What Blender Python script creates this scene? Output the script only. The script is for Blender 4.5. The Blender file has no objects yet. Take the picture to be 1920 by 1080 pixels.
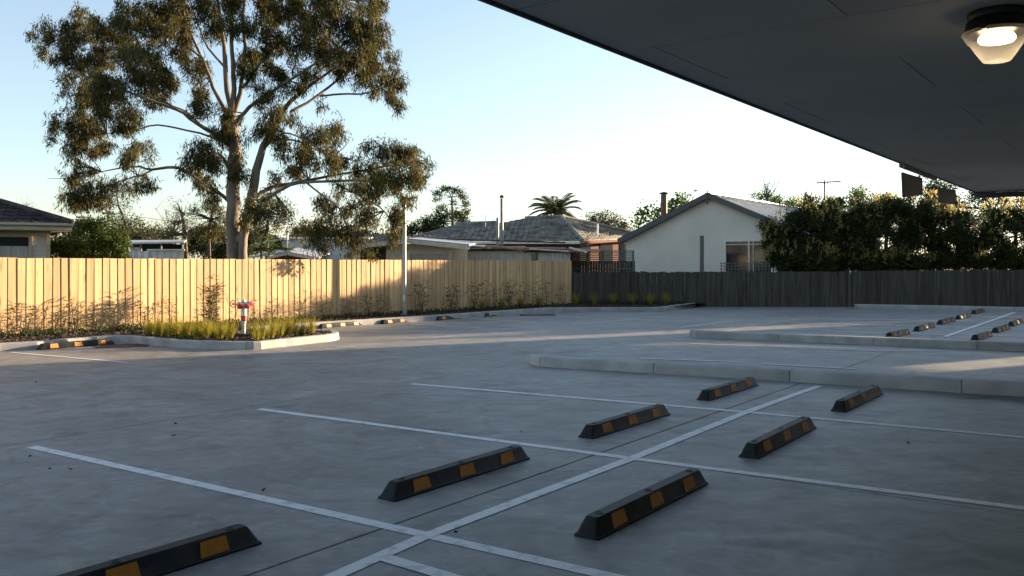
import bpy, bmesh, math, random
import numpy as np
from mathutils import Vector, Matrix
from mathutils.geometry import tessellate_polygon
S = bpy.context.scene
COL = S.collection
R = math.radians
random.seed(7); RNG = np.random.default_rng(7)

# ---------------- camera, sky, sun, exposure ----------------
F = 1650.0; CX = 960.0; HOR = 495.0; H = 1.62
cd = bpy.data.cameras.new('camera'); cam = bpy.data.objects.new('camera', cd); COL.objects.link(cam)
cam.location = (0, 0, H); cam.rotation_euler = (R(90), 0, 0)
cd.sensor_width = 36; cd.lens = 36*F/1920; cd.shift_y = -(540-HOR)/1920
cd.clip_start = .05; cd.clip_end = 3000
S.camera = cam
SUN_AZ = 62.0; SUN_EL = 9.0
w = bpy.data.worlds.new('World'); S.world = w; w.use_nodes = True
nt = w.node_tree; nt.nodes.clear()
sky = nt.nodes.new('ShaderNodeTexSky'); sky.sky_type = 'NISHITA'; sky.sun_disc = False
sky.sun_elevation = R(SUN_EL); sky.sun_rotation = R(SUN_AZ)
sky.air_density = 1.0; sky.dust_density = 0.6; sky.ozone_density = 1.6; sky.altitude = 50
bg = nt.nodes.new('ShaderNodeBackground'); bg.inputs['Strength'].default_value = .082
wo = nt.nodes.new('ShaderNodeOutputWorld')
tint = nt.nodes.new('ShaderNodeHueSaturation'); tint.inputs['Saturation'].default_value = .70
tm = nt.nodes.new('ShaderNodeMix'); tm.data_type = 'RGBA'; tm.blend_type = 'MULTIPLY'; tm.inputs[0].default_value = 1; tm.inputs[7].default_value = (.94, 1.0, 1.06, 1)
nt.links.new(sky.outputs[0], tint.inputs['Color']); nt.links.new(tint.outputs[0], tm.inputs[6]); nt.links.new(tm.outputs[2], bg.inputs[0]); nt.links.new(bg.outputs[0], wo.inputs[0])
sl = bpy.data.lights.new('sun', 'SUN'); sl.energy = 5.0; sl.angle = R(.4); sl.color = (1, .74, .47)
so = bpy.data.objects.new('sun', sl); COL.objects.link(so); so.location = (40, 20, 30)
sd = Vector((math.sin(R(SUN_AZ))*math.cos(R(SUN_EL)), math.cos(R(SUN_AZ))*math.cos(R(SUN_EL)), math.sin(R(SUN_EL))))
so.rotation_euler = sd.to_track_quat('Z', 'Y').to_euler()
S.view_settings.view_transform = 'Standard'; S.view_settings.look = 'None'
S.view_settings.exposure = 2.0; S.view_settings.gamma = 1

# ---------------- helpers ----------------
def G(u, v, z=0.0):
    Y = (H-z)*F/(v-HOR); return Vector(((u-CX)/F*Y, Y, z))
def P(u, v, Y): return Vector(((u-CX)/F*Y, Y, H-(v-HOR)/F*Y))
def tag(o, label=None, cat=None, group=None, kind=None):
    if label: o['label'] = label
    if cat: o['category'] = cat
    if group: o['group'] = group
    if kind: o['kind'] = kind
    return o
def empty(name, loc, rz=0, label=None, cat=None, group=None, kind=None):
    o = bpy.data.objects.new(name, None); COL.objects.link(o); o.location = loc; o.rotation_euler = (0, 0, rz)
    o.empty_display_size = .2
    return tag(o, label, cat, group, kind)
def link(name, me, parent=None, loc=None, rz=None, world=True):
    o = bpy.data.objects.new(name, me); COL.objects.link(o)
    if parent:
        o.parent = parent
        if world: o.matrix_parent_inverse = pworld(parent).inverted()
    if loc is not None: o.location = loc
    if rz is not None: o.rotation_euler = (0, 0, rz)
    return o
def pworld(p):
    m = Matrix.LocRotScale(p.location, p.rotation_euler, p.scale)
    if p.parent: m = pworld(p.parent) @ p.matrix_parent_inverse @ m
    return m
class MB:
    def __init__(s): s.v = []; s.f = []; s.smooth = False
    def add(s, vs, fs):
        n = len(s.v); s.v += [tuple(x) for x in vs]; s.f += [tuple(i+n for i in f) for f in fs]; return s
    def box(s, c, d, rz=0, M=None, bev=0):
        hx, hy, hz = d[0]/2, d[1]/2, d[2]/2
        vs = [Vector((x, y, z)) for z in (-hz, hz) for x, y in ((-hx, -hy), (hx, -hy), (hx, hy), (-hx, hy))]
        if M is None: M = Matrix.Rotation(rz, 3, 'Z')
        vs = [M @ p + Vector(c) for p in vs]
        return s.add(vs, [(3, 2, 1, 0), (4, 5, 6, 7), (0, 1, 5, 4), (1, 2, 6, 5), (2, 3, 7, 6), (3, 0, 4, 7)])
    def beam(s, a, b, w, h):   # box from a to b, width w (horizontal), height h
        a, b = Vector(a), Vector(b); d = (b-a); L = d.length; d = d.normalized()
        x = d.cross(Vector((0, 0, 1)));
        if x.length < 1e-4: x = Vector((1, 0, 0))
        x.normalize(); z = x.cross(d)
        vs = []
        for p in (a, b):
            for sx, sz in ((-1, -1), (1, -1), (1, 1), (-1, 1)): vs.append(p+x*sx*w/2+z*sz*h/2)
        return s.add(vs, [(0, 1, 2, 3), (7, 6, 5, 4), (0, 4, 5, 1), (1, 5, 6, 2), (2, 6, 7, 3), (3, 7, 4, 0)])
    def tube(s, pts, rad, n=8, cap=True):
        pts = [Vector(p) for p in pts]
        if not hasattr(rad, '__len__'): rad = [rad]*len(pts)
        ref = Vector((0.3, 1, .2)).normalized(); vs = []; fs = []
        for i, p in enumerate(pts):
            t = (pts[min(i+1, len(pts)-1)]-pts[max(i-1, 0)]).normalized()
            a = t.cross(ref)
            if a.length < .05: a = t.cross(Vector((1, 0, 0)))
            a.normalize(); b = t.cross(a)
            for k in range(n):
                an = 2*math.pi*k/n; vs.append(p+(a*math.cos(an)+b*math.sin(an))*rad[i])
        for i in range(len(pts)-1):
            for k in range(n): fs.append((i*n+k, i*n+(k+1) % n, (i+1)*n+(k+1) % n, (i+1)*n+k))
        if cap: fs += [tuple(range(n-1, -1, -1)), tuple(range((len(pts)-1)*n, len(pts)*n))]
        s.smooth = True
        return s.add(vs, fs)
    def lathe(s, prof, c=(0, 0, 0), n=24, M=None):  # prof: (r, z)
        vs = []; fs = []
        for r, z in prof:
            for k in range(n):
                a = 2*math.pi*k/n; p = Vector((r*math.cos(a), r*math.sin(a), z))
                if M: p = M @ p
                vs.append(p+Vector(c))
        for i in range(len(prof)-1):
            for k in range(n): fs.append((i*n+k, i*n+(k+1) % n, (i+1)*n+(k+1) % n, (i+1)*n+k))
        s.smooth = True
        return s.add(vs, fs)
    def torus(s, c, R_, r, M=None, n=20, m=6):
        vs = []; fs = []
        for i in range(n):
            a = 2*math.pi*i/n
            for j in range(m):
                b = 2*math.pi*j/m; p = Vector(((R_+r*math.cos(b))*math.cos(a), (R_+r*math.cos(b))*math.sin(a), r*math.sin(b)))
                if M: p = M @ p
                vs.append(p+Vector(c))
        for i in range(n):
            for j in range(m): fs.append((i*m+j, ((i+1) % n)*m+j, ((i+1) % n)*m+(j+1) % m, i*m+(j+1) % m))
        s.smooth = True
        return s.add(vs, fs)
    def poly(s, pts, z=None):
        pts = [Vector(p) if len(p) == 3 else Vector((p[0], p[1], z)) for p in pts]
        return s.add(pts, [t for t in tessellate_polygon([pts])])
    def mesh(s, name, m, smooth=None):
        me = bpy.data.meshes.new(name); me.from_pydata(s.v, [], s.f)
        if m: me.materials.append(m)
        if (s.smooth if smooth is None else smooth):
            me.polygons.foreach_set('use_smooth', [True]*len(me.polygons))
            try: me.set_sharp_from_angle(angle=R(40))
            except Exception: pass
        me.update(); return me
    def build(s, name, m, parent=None, loc=None, rz=None, smooth=None):
        return link(name, s.mesh(name, m, smooth), parent, loc, rz)
def bevel_mesh(me, w, seg=2):
    bm = bmesh.new(); bm.from_mesh(me)
    bmesh.ops.bevel(bm, geom=[e for e in bm.edges], offset=w, segments=seg, affect='EDGES', clamp_overlap=True)
    bm.to_mesh(me); bm.free(); return me
def recalc(me):
    bm = bmesh.new(); bm.from_mesh(me); bmesh.ops.recalc_face_normals(bm, faces=bm.faces); bm.to_mesh(me); bm.free(); return me

# ---------------- materials ----------------
def mat(name, col, rough=.7, col2=None, scale=6, stretch=(1, 1, 1), bump=0, bscale=40, metal=0, rnd=0, spec=.5, detail=6, lo=.35, hi=.65, coord='Object'):
    m = bpy.data.materials.new(name); m.use_nodes = True; n = m.node_tree.nodes; L = m.node_tree.links
    b = n['Principled BSDF']; b.inputs['Roughness'].default_value = rough; b.inputs['Metallic'].default_value = metal
    b.inputs['Specular IOR Level'].default_value = spec
    c = None
    tc = n.new('ShaderNodeTexCoord'); mp = n.new('ShaderNodeMapping'); mp.inputs['Scale'].default_value = stretch
    L.new(tc.outputs[coord], mp.inputs[0])
    if rnd:
        oi = n.new('ShaderNodeObjectInfo'); va = n.new('ShaderNodeVectorMath'); va.operation = 'ADD'
        mu = n.new('ShaderNodeVectorMath'); mu.operation = 'SCALE'; mu.inputs[3].default_value = 37
        cb = n.new('ShaderNodeCombineXYZ'); [L.new(oi.outputs['Random'], cb.inputs[i]) for i in range(3)]
        L.new(cb.outputs[0], mu.inputs[0]); L.new(mp.outputs[0], va.inputs[0]); L.new(mu.outputs[0], va.inputs[1]); vec = va.outputs[0]
    else: vec = mp.outputs[0]
    if col2:
        t = n.new('ShaderNodeTexNoise'); t.inputs['Scale'].default_value = scale; t.inputs['Detail'].default_value = detail
        L.new(vec, t.inputs['Vector'])
        rp = n.new('ShaderNodeValToRGB'); rp.color_ramp.elements[0].position = lo; rp.color_ramp.elements[1].position = hi
        rp.color_ramp.elements[0].color = (*col, 1); rp.color_ramp.elements[1].color = (*col2, 1)
        L.new(t.outputs['Fac'], rp.inputs[0]); c = rp.outputs[0]
    if rnd:
        hs = n.new('ShaderNodeHueSaturation'); mr = n.new('ShaderNodeMapRange')
        mr.inputs['To Min'].default_value = 1-rnd; mr.inputs['To Max'].default_value = 1+rnd
        L.new(oi.outputs['Random'], mr.inputs[0]); L.new(mr.outputs[0], hs.inputs['Value'])
        if c: L.new(c, hs.inputs['Color'])
        else: hs.inputs['Color'].default_value = (*col, 1)
        c = hs.outputs[0]
    if c: L.new(c, b.inputs['Base Color'])
    else: b.inputs['Base Color'].default_value = (*col, 1)
    if bump:
        t2 = n.new('ShaderNodeTexNoise'); t2.inputs['Scale'].default_value = bscale; t2.inputs['Detail'].default_value = 5
        bp = n.new('ShaderNodeBump'); bp.inputs['Strength'].default_value = bump; bp.inputs['Distance'].default_value = .01
        L.new(vec, t2.inputs['Vector']); L.new(t2.outputs['Fac'], bp.inputs['Height']); L.new(bp.outputs[0], b.inputs['Normal'])
    return m
def leafmat(name, c1, c2, c3=None, trans=.3, rough=.6):
    m = bpy.data.materials.new(name); m.use_nodes = True; n = m.node_tree.nodes; L = m.node_tree.links
    b = n['Principled BSDF']; b.inputs['Roughness'].default_value = rough; b.inputs['Specular IOR Level'].default_value = .15
    at = n.new('ShaderNodeAttribute'); at.attribute_name = 'rnd'
    rp = n.new('ShaderNodeValToRGB'); rp.color_ramp.elements[0].color = (*c1, 1); rp.color_ramp.elements[1].color = (*c2, 1)
    if c3: e = rp.color_ramp.elements.new(.9); e.color = (*c2, 1); rp.color_ramp.elements[2].color = (*c3, 1); rp.color_ramp.elements[1].position = .86
    L.new(at.outputs['Fac'], rp.inputs[0]); L.new(rp.outputs[0], b.inputs['Base Color'])
    tr = n.new('ShaderNodeBsdfTranslucent'); L.new(rp.outputs[0], tr.inputs[0])
    mx = n.new('ShaderNodeMixShader'); mx.inputs[0].default_value = trans
    L.new(b.outputs[0], mx.inputs[1]); L.new(tr.outputs[0], mx.inputs[2]); L.new(mx.outputs[0], n['Material Output'].inputs[0])
    return m
def concrete_mat():
    m = bpy.data.materials.new('concrete'); m.use_nodes = True; n = m.node_tree.nodes; L = m.node_tree.links
    b = n['Principled BSDF']; b.inputs['Specular IOR Level'].default_value = .5
    tc = n.new('ShaderNodeTexCoord'); ge = n.new('ShaderNodeNewGeometry')
    def noise(scale, det, st=(1, 1, 1), rz=0, dist=0):
        mp = n.new('ShaderNodeMapping'); mp.inputs['Scale'].default_value = st; mp.inputs['Rotation'].default_value = (0, 0, rz)
        L.new(ge.outputs['Position'], mp.inputs[0])
        t = n.new('ShaderNodeTexNoise'); t.inputs['Scale'].default_value = scale; t.inputs['Detail'].default_value = det
        t.inputs['Distortion'].default_value = dist; t.inputs['Roughness'].default_value = .6
        L.new(mp.outputs[0], t.inputs['Vector']); return t.outputs['Fac']
    def ramp(fac, a, c, ca, cc):
        r = n.new('ShaderNodeValToRGB'); r.color_ramp.elements[0].position = a; r.color_ramp.elements[1].position = c
        r.color_ramp.elements[0].color = (*ca, 1); r.color_ramp.elements[1].color = (*cc, 1); L.new(fac, r.inputs[0]); return r.outputs[0]
    def mul(a, c, f=1):
        x = n.new('ShaderNodeMix'); x.data_type = 'RGBA'; x.blend_type = 'MULTIPLY'; x.inputs[0].default_value = f
        L.new(a, x.inputs[6]); L.new(c, x.inputs[7]); return x.outputs[2]
    base = ramp(noise(.35, 5, dist=.6), .3, .7, (.178, .176, .165), (.26, .26, .248))
    blot = ramp(noise(1.3, 9, (1, 1.3, 1), R(30), 1.4), .38, .62, (.80, .805, .81), (1.07, 1.07, 1.06))
    trow = ramp(noise(5, 9, (1, 1.5, 1), R(-34), 1.2), .34, .66, (.84, .845, .85), (1.11, 1.10, 1.09))
    fine = ramp(noise(160, 3), .2, .8, (.86, .86, .86), (1.12, 1.12, 1.12))
    stain = ramp(noise(.9, 3, dist=2.5), .34, .46, (.62, .61, .59), (1, 1, 1))
    spot = ramp(noise(24, 2), .24, .29, (.45, .42, .38), (1, 1, 1))
    scuff = ramp(noise(2.6, 10, (1, 1.8, 1), R(20), 3.0), .54, .66, (1, 1, 1), (1.22, 1.22, 1.2))
    base = mul(base, scuff)
    c = mul(mul(mul(mul(mul(base, blot), trow), fine), stain, .7), spot, .8)
    oi = n.new('ShaderNodeObjectInfo'); mr = n.new('ShaderNodeMapRange'); mr.inputs['To Min'].default_value = .95; mr.inputs['To Max'].default_value = 1.05
    hs = n.new('ShaderNodeHueSaturation'); L.new(oi.outputs['Random'], mr.inputs[0]); L.new(mr.outputs[0], hs.inputs['Value']); L.new(c, hs.inputs['Color'])
    L.new(hs.outputs[0], b.inputs['Base Color'])
    mr2 = n.new('ShaderNodeMapRange'); mr2.inputs['To Min'].default_value = .42; mr2.inputs['To Max'].default_value = .72
    L.new(noise(1.7, 6, (1, 2.2, 1), R(30), 1), mr2.inputs[0]); L.new(mr2.outputs[0], b.inputs['Roughness'])
    bp = n.new('ShaderNodeBump'); bp.inputs['Strength'].default_value = .12; bp.inputs['Distance'].default_value = .004
    L.new(noise(60, 6), bp.inputs['Height']); L.new(bp.outputs[0], b.inputs['Normal'])
    return m
M = {}
M['concrete'] = concrete_mat()
M['kerb'] = mat('kerb_concrete', (.24, .242, .238), .8, (.345, .345, .335), 3, (1, 1, 1), .25, 90, rnd=.05)
M['joint'] = mat('joint_filler', (.03, .028, .025), .9)
M['paint'] = mat('line_paint', (.36, .365, .365), .6, (.66, .66, .66), 11, bump=.15, bscale=120, lo=.25, hi=.5)
M['earth'] = mat('earth', (.06, .07, .03), .95, (.10, .085, .05), 2, bump=.4, bscale=12)
M['mulch'] = mat('mulch', (.012, .009, .006), .95, (.045, .030, .02), 18, bump=.8, bscale=60)
M['chip'] = mat('bark_chip', (.02, .013, .009), .9, (.11, .07, .045), 9, lo=.4, hi=.75)
def paling_mat(name, c1, c2, knot, rnd, streak=(18, 18, .5), foot=None):
    m = mat(name, c1, .78, c2, 1.6, streak, .3, 14, rnd=rnd)
    n = m.node_tree.nodes; L = m.node_tree.links; b = n['Principled BSDF']
    src = b.inputs['Base Color'].links[0].from_socket
    vec = [x for x in n if x.type == 'VECT_MATH' and x.operation == 'ADD'][0].inputs[1].links[0].from_socket
    tc = [x for x in n if x.type == 'TEX_COORD'][0]
    mp = n.new('ShaderNodeMapping'); mp.inputs['Scale'].default_value = (7, 7, 2.3); L.new(tc.outputs['Object'], mp.inputs[0])
    ad = n.new('ShaderNodeVectorMath'); L.new(mp.outputs[0], ad.inputs[0]); L.new(vec, ad.inputs[1])
    vo = n.new('ShaderNodeTexVoronoi'); vo.inputs['Scale'].default_value = 1.0; L.new(ad.outputs[0], vo.inputs['Vector'])
    r = n.new('ShaderNodeValToRGB'); r.color_ramp.elements[0].position = .05; r.color_ramp.elements[0].color = (*knot, 1)
    r.color_ramp.elements[1].position = .22; r.color_ramp.elements[1].color = (1, 1, 1, 1); L.new(vo.outputs['Distance'], r.inputs[0])
    x = n.new('ShaderNodeMix'); x.data_type = 'RGBA'; x.blend_type = 'MULTIPLY'; x.inputs[0].default_value = .8
    L.new(src, x.inputs[6]); L.new(r.outputs[0], x.inputs[7]); L.new(x.outputs[2], b.inputs['Base Color'])
    return m
M['pine'] = paling_mat('new_pine', (.42, .265, .125), (.60, .415, .22), (.40, .26, .16), .2)
M['old'] = paling_mat('weathered_paling', (.016, .014, .011), (.080, .070, .054), (.5, .5, .5), .3, (30, 30, .9))
M['oldrail'] = mat('weathered_rail', (.09, .085, .075), .9, (.14, .13, .11), 8)
M['rubber'] = mat('black_rubber', (.005, .006, .005), .6, (.024, .025, .022), 7, lo=.45, hi=.85, bump=.25, bscale=120, rnd=.1, spec=.32)
M['orange'] = mat('orange_patch', (.40, .15, .012), .55, (.50, .20, .02), 30, bump=.2, bscale=200)
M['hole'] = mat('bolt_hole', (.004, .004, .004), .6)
M['soffit'] = mat('soffit_board', (.44, .45, .44), .85, (.47, .48, .47), 1.2, bump=.12, bscale=240, rnd=.03)
M['fascia'] = mat('dark_fascia', (.03, .03, .032), .5)
M['screen'] = mat('charcoal_sheet', (.028, .029, .031), .6)
M['bark'] = mat('gum_bark', (.10, .08, .062), .85, (.21, .175, .14), 1.6, (2.2, 2.2, .5), .6, 9, lo=.38, hi=.6)
M['twig'] = mat('dark_twig', (.06, .045, .033), .9, (.12, .09, .07), 9)
M['dbark'] = mat('rough_bark', (.05, .038, .028), .95, (.11, .085, .065), 9, bump=.5, bscale=30)
M['gum'] = leafmat('gum_leaf', (.023, .030, .010), (.12, .108, .036), (.22, .12, .036), .3)
M['gum_far'] = leafmat('distant_gum_leaf', (.035, .048, .022), (.11, .105, .045), (.18, .12, .06), .25)
M['dark_leaf'] = leafmat('dark_green_leaf', (.012, .028, .010), (.05, .075, .022), None, .25)
M['bright_leaf'] = leafmat('bright_green_leaf', (.04, .085, .018), (.12, .17, .03), None, .4)
M['bush_leaf'] = leafmat('bush_leaf', (.02, .045, .010), (.085, .12, .025), None, .3)
M['hedge'] = leafmat('hedge_leaf', (.014, .024, .008), (.055, .072, .022), (.18, .12, .05), .3)
M['sunlit_tip'] = leafmat('hedge_tip_sunlit', (.26, .25, .07), (.60, .47, .19), None, .6)  # bright gold leaf colour stands in for sun on the hedge tips
M['sap'] = leafmat('sapling_leaf', (.05, .06, .025), (.16, .14, .06), (.22, .11, .07), .3)
M['sedge'] = leafmat('sedge_blade', (.14, .15, .012), (.42, .36, .045), (.46, .34, .12), .35)
M['cream'] = mat('cream_board', (.46, .42, .33), .7, (.55, .51, .41), 3, bump=.1, bscale=60)
M['cream_trim'] = mat('cream_trim', (.40, .33, .23), .7, (.48, .41, .30), 4)
M['render_wall'] = mat('rendered_wall', (.56, .53, .46), .85, (.64, .60, .53), .8, bump=.3, bscale=90)
M['trim'] = mat('grey_trim', (.07, .07, .075), .6)
M['wtrim'] = mat('white_trim', (.55, .53, .48), .6, (.7, .68, .62), 5)
M['glass'] = mat('window_glass', (.02, .022, .022), .08, spec=.8)
M['curtain'] = mat('curtain', (.30, .28, .25), .9, (.45, .42, .38), 3, (12, 12, .4))
M['tile_dark'] = mat('dark_roof_tile', (.030, .026, .025), .8, (.08, .065, .058), 5, rnd=.25, bump=.4, bscale=30, spec=.15)
M['tile_grey'] = mat('lichened_roof_tile', (.10, .085, .075), .85, (.26, .25, .22), 1.6, (1, 1, 1), .4, 30, lo=.35, hi=.6)
M['tin'] = mat('roof_sheet', (.34, .35, .36), .45, (.48, .48, .48), 2, metal=.4)
M['rust'] = mat('rusted_sheet', (.15, .055, .025), .9, (.36, .19, .10), 2.5, (1, 1, 1), lo=.3, hi=.7)
M['wtin'] = mat('painted_sheet', (.50, .49, .45), .6, (.60, .59, .55), 4)
M['brick'] = mat('red_brick', (.09, .03, .02), .9, (.13, .05, .032), 12)
M['galv'] = mat('galvanised', (.30, .31, .32), .45, (.42, .43, .44), 12, metal=.6)
M['white'] = mat('white_enamel', (.66, .66, .65), .35, (.74, .74, .73), 6)
M['red'] = mat('red_enamel', (.50, .018, .02), .35)
M['blue'] = mat('blue_enamel', (.02, .06, .30), .35)
M['alu'] = mat('cast_aluminium', (.42, .42, .42), .4, (.52, .52, .52), 20, metal=.7)
M['black'] = mat('black_plastic', (.008, .008, .009), .4)
M['iron'] = mat('cast_iron', (.035, .033, .03), .6, (.06, .055, .05), 30)
M['timber'] = mat('grey_timber', (.10, .095, .085), .85, (.17, .16, .145), 9, (8, 8, 1))
M['flue'] = mat('steel_flue', (.19, .19, .19), .5, (.27, .27, .27), 6, metal=.5)
M['bflue'] = mat('brown_flue', (.10, .05, .035), .6, (.15, .085, .06), 6)
def lens_mat():
    m = bpy.data.materials.new('prismatic_lens'); m.use_nodes = True; n = m.node_tree.nodes; L = m.node_tree.links
    b = n['Principled BSDF']; b.inputs['Base Color'].default_value = (.35, .34, .31, 1); b.inputs['Roughness'].default_value = .15
    t = n.new('ShaderNodeBsdfTransparent'); t.inputs[0].default_value = (.95, .93, .88, 1)
    tl = n.new('ShaderNodeBsdfTranslucent'); tl.inputs[0].default_value = (.5, .46, .40, 1)
    m1 = n.new('ShaderNodeMixShader'); m1.inputs[0].default_value = .3; L.new(b.outputs[0], m1.inputs[1]); L.new(tl.outputs[0], m1.inputs[2])
    lw = n.new('ShaderNodeLayerWeight'); lw.inputs[0].default_value = .35
    mr = n.new('ShaderNodeMapRange'); mr.inputs['To Min'].default_value = .14; mr.inputs['To Max'].default_value = .75; L.new(lw.outputs['Facing'], mr.inputs[0])
    mx = n.new('ShaderNodeMixShader'); L.new(mr.outputs[0], mx.inputs[0]); L.new(t.outputs[0], mx.inputs[1]); L.new(m1.outputs[0], mx.inputs[2])
    L.new(mx.outputs[0], n['Material Output'].inputs[0]); return m
M['lens'] = lens_mat()
def emit(name, col, s):
    m = bpy.data.materials.new(name); m.use_nodes = True; b = m.node_tree.nodes['Principled BSDF']
    b.inputs['Base Color'].default_value = (*col, 1); b.inputs['Emission Color'].default_value = (*col, 1); b.inputs['Emission Strength'].default_value = s; return m
M['glow'] = emit('lit_lamp_tube', (1, .80, .54), 3.2)

# ---------------- foliage ----------------
def leaf_mesh(name, pos, dirs, L, W, m, rnd=None):
    """pos (n,3) bases, dirs (n,3) unit, L,W arrays: one lanceolate quad each"""
    n = len(pos); side = np.cross(dirs, RNG.normal(size=(n, 3))); side /= np.linalg.norm(side, axis=1)[:, None]+1e-9
    L = np.broadcast_to(L, (n,))[:, None]; W = np.broadcast_to(W, (n,))[:, None]
    mid = pos+dirs*L*.42
    nrm = np.cross(dirs, side)
    v = np.stack([pos, mid+side*W/2+nrm*W*.15, pos+dirs*L-nrm*W*.3, mid-side*W/2+nrm*W*.15], 1).reshape(-1, 3)
    me = bpy.data.meshes.new(name); me.vertices.add(4*n); me.vertices.foreach_set('co', v.astype(np.float32).ravel())
    me.loops.add(4*n); me.loops.foreach_set('vertex_index', np.arange(4*n, dtype=np.int32))
    me.polygons.add(n); me.polygons.foreach_set('loop_start', np.arange(0, 4*n, 4, dtype=np.int32))
    me.update(calc_edges=True); me.materials.append(m)
    a = me.attributes.new('rnd', 'FLOAT', 'FACE')
    if rnd is None: rnd = RNG.random(n)
    a.data.foreach_set('value', np.clip(rnd, 0, 1).astype(np.float32)); me.validate(); return me
def unit(a): return a/(np.linalg.norm(a, axis=1)[:, None]+1e-9)
def in_blob(n, shell=.45):
    d = unit(RNG.normal(size=(n, 3))); r = RNG.random(n)**(shell)
    return d*r[:, None]
def blob_sprigs(blobs, per_area, Yoff=1.0, shell=.5, rag=.18, clump=0, cr=.3, cz=1.0):
    """blobs: (center Vector, rx, ry, rz) metres -> sprig centres"""
    out = []; bid = []
    for i, (c, rx, ry, rz) in enumerate(blobs):
        n = max(4, int(per_area*rx*rz*4))
        if clump:
            nc = max(4, int(clump*rx*rz/(cr*cr))); ctr = in_blob(nc, .5)*(1+.10*RNG.normal(size=(nc, 1)))*np.array([rx, ry, rz])
            w_ = RNG.random(nc)+.25; ids = RNG.choice(nc, n, p=w_/w_.sum())
            sz = (cr*(.6+.8*RNG.random(nc)))[ids][:, None]
            q = in_blob(n, .6)*sz*np.array([1, 1, cz]); out.append(ctr[ids]+q+np.array(c))
        else:
            p = in_blob(n, shell); p *= (1+rag*RNG.normal(size=(n, 1)))
            out.append(p*np.array([rx, ry, rz])+np.array(c))
        bid += [i]*n
    return np.concatenate(out), np.array(bid)
def sprig_leaves(sp, k, spread, droop, L, W, out_dir=None):
    n = len(sp); base = np.repeat(sp, k, 0)+RNG.normal(size=(n*k, 3))*spread
    sd_ = np.repeat(unit(RNG.normal(size=(n, 3))), k, 0)
    d = RNG.normal(size=(n*k, 3))*.6+sd_*.5; d[:, 2] -= droop
    return base, unit(d), L*(.7+.6*RNG.random(n*k)), W*(.7+.6*RNG.random(n*k)), np.clip(np.repeat(RNG.random(n), k)*.6+RNG.random(n*k)*.4, 0, 1)
def limb(mb, pts, rad, n=8, sub=3, wob=.04):
    pts = [Vector(p) for p in pts]; out = []; rr = []
    for i in range(len(pts)-1):
        p0 = pts[max(i-1, 0)]; p1 = pts[i]; p2 = pts[i+1]; p3 = pts[min(i+2, len(pts)-1)]
        for k in range(sub):
            t = k/sub
            q = .5*((2*p1)+(p2-p0)*t+(2*p0-5*p1+4*p2-p3)*t*t+(3*p1-p0-3*p2+p3)*t**3)
            if i+k > 0: q = q+Vector(RNG.normal(size=3))*wob*rad[i]*2
            out.append(q); rr.append(rad[i]*(1-t)+rad[i+1]*t)
    out.append(pts[-1]); rr.append(rad[-1]); mb.tube(out, rr, n); return out

# ================= GROUND AND CAR PARK =================
angB = R(35.7); eB = Vector((math.sin(angB), math.cos(angB), 0)); eA = Vector((math.cos(angB), -math.sin(angB), 0))
O = G(1185, 860)
def lot(a, b, z=0): return O+eA*a+eB*b+Vector((0, 0, z))
mb = MB(); mb.add([(-1500, -1500, -.14), (1500, -1500, -.14), (1500, 1500, -.14), (-1500, 1500, -.14)], [(0, 1, 2, 3)])
tag(mb.build('ground', M['earth']), kind='structure')
park = tag(empty('car_park', lot(0, 0)), kind='structure')
SA, SB = 4.45, 5.3; a0 = -.33-SA*7
mb = MB(); c = lot(a0+SA*6.5, 14, -.06); mb.box(c, (SA*14, SB*12, .06), rz=-angB); mb.build('joint_filler', M['joint'], park)
sm = MB().box((0, 0, -.06), (SA-.014, SB-.014, .12)).mesh('concrete_slab', M['concrete']); bevel_mesh(sm, .006, 1)
for i in range(13):
    for j in range(12):
        p = lot(a0+SA*(i+.5), -.0+SB*(j-3+.5))
        if p.y < -8: continue
        o = link('concrete_slab', sm, park, p, -angB)
def line(u0, v0, u1, v1, w=.1, wear=None):
    a, b = G(u0, v0), G(u1, v1); d = (b-a).normalized(); s = Vector((-d.y, d.x, 0))*w/2
    n = max(2, int((b-a).length/.12)); vs = []; fs = []
    for i in range(n+1):
        p = a+(b-a)*i/n; e1 = random.uniform(-.002, .002); e2 = random.uniform(-.002, .002); z = Vector((0, 0, line.z))
        vs += [p-s*(1+e1*10)+z, p+s*(1+e2*10)+z]
        if i: k = 2*i; fs.append((k-2, k, k+1, k-1))
    line.z += .00025
    mb = MB().add(vs, fs); o = recalc_up(mb.mesh('painted_line', M['paint'])); link('painted_line', o, park)
line.z = .003
def recalc_up(me):
    bm = bmesh.new(); bm.from_mesh(me)
    for f in bm.faces:
        if f.normal.z < 0: f.normal_flip()
    bm.to_mesh(me); bm.free(); return me
def line_ext(u0, v0, u1, v1, k0=0, k1=0, w=.1):
    a, b = G(u0, v0), G(u1, v1); d = (b-a); a2 = a-d*k0; b2 = b+d*k1
    pr = lambda p: (CX+F*p.x/p.y, HOR+F*H/p.y); line(*pr(a2), *pr(b2), w)
line_ext(60, 838, 800, 1004, 0, .75)
line_ext(485, 767, 1185, 860, 0, 0); line(1185, 860, 1925, 954)
line(772, 720, 1400, 773); line(1400, 773, 1925, 821)
line(607, 1090, 800, 1005); line(800, 1005, 1185, 860); line(1185, 860, 1400, 773); line(1400, 773, 1536, 724)
line(715, 1045, 860, 1088); line(20, 661, 238, 680, .09)
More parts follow.
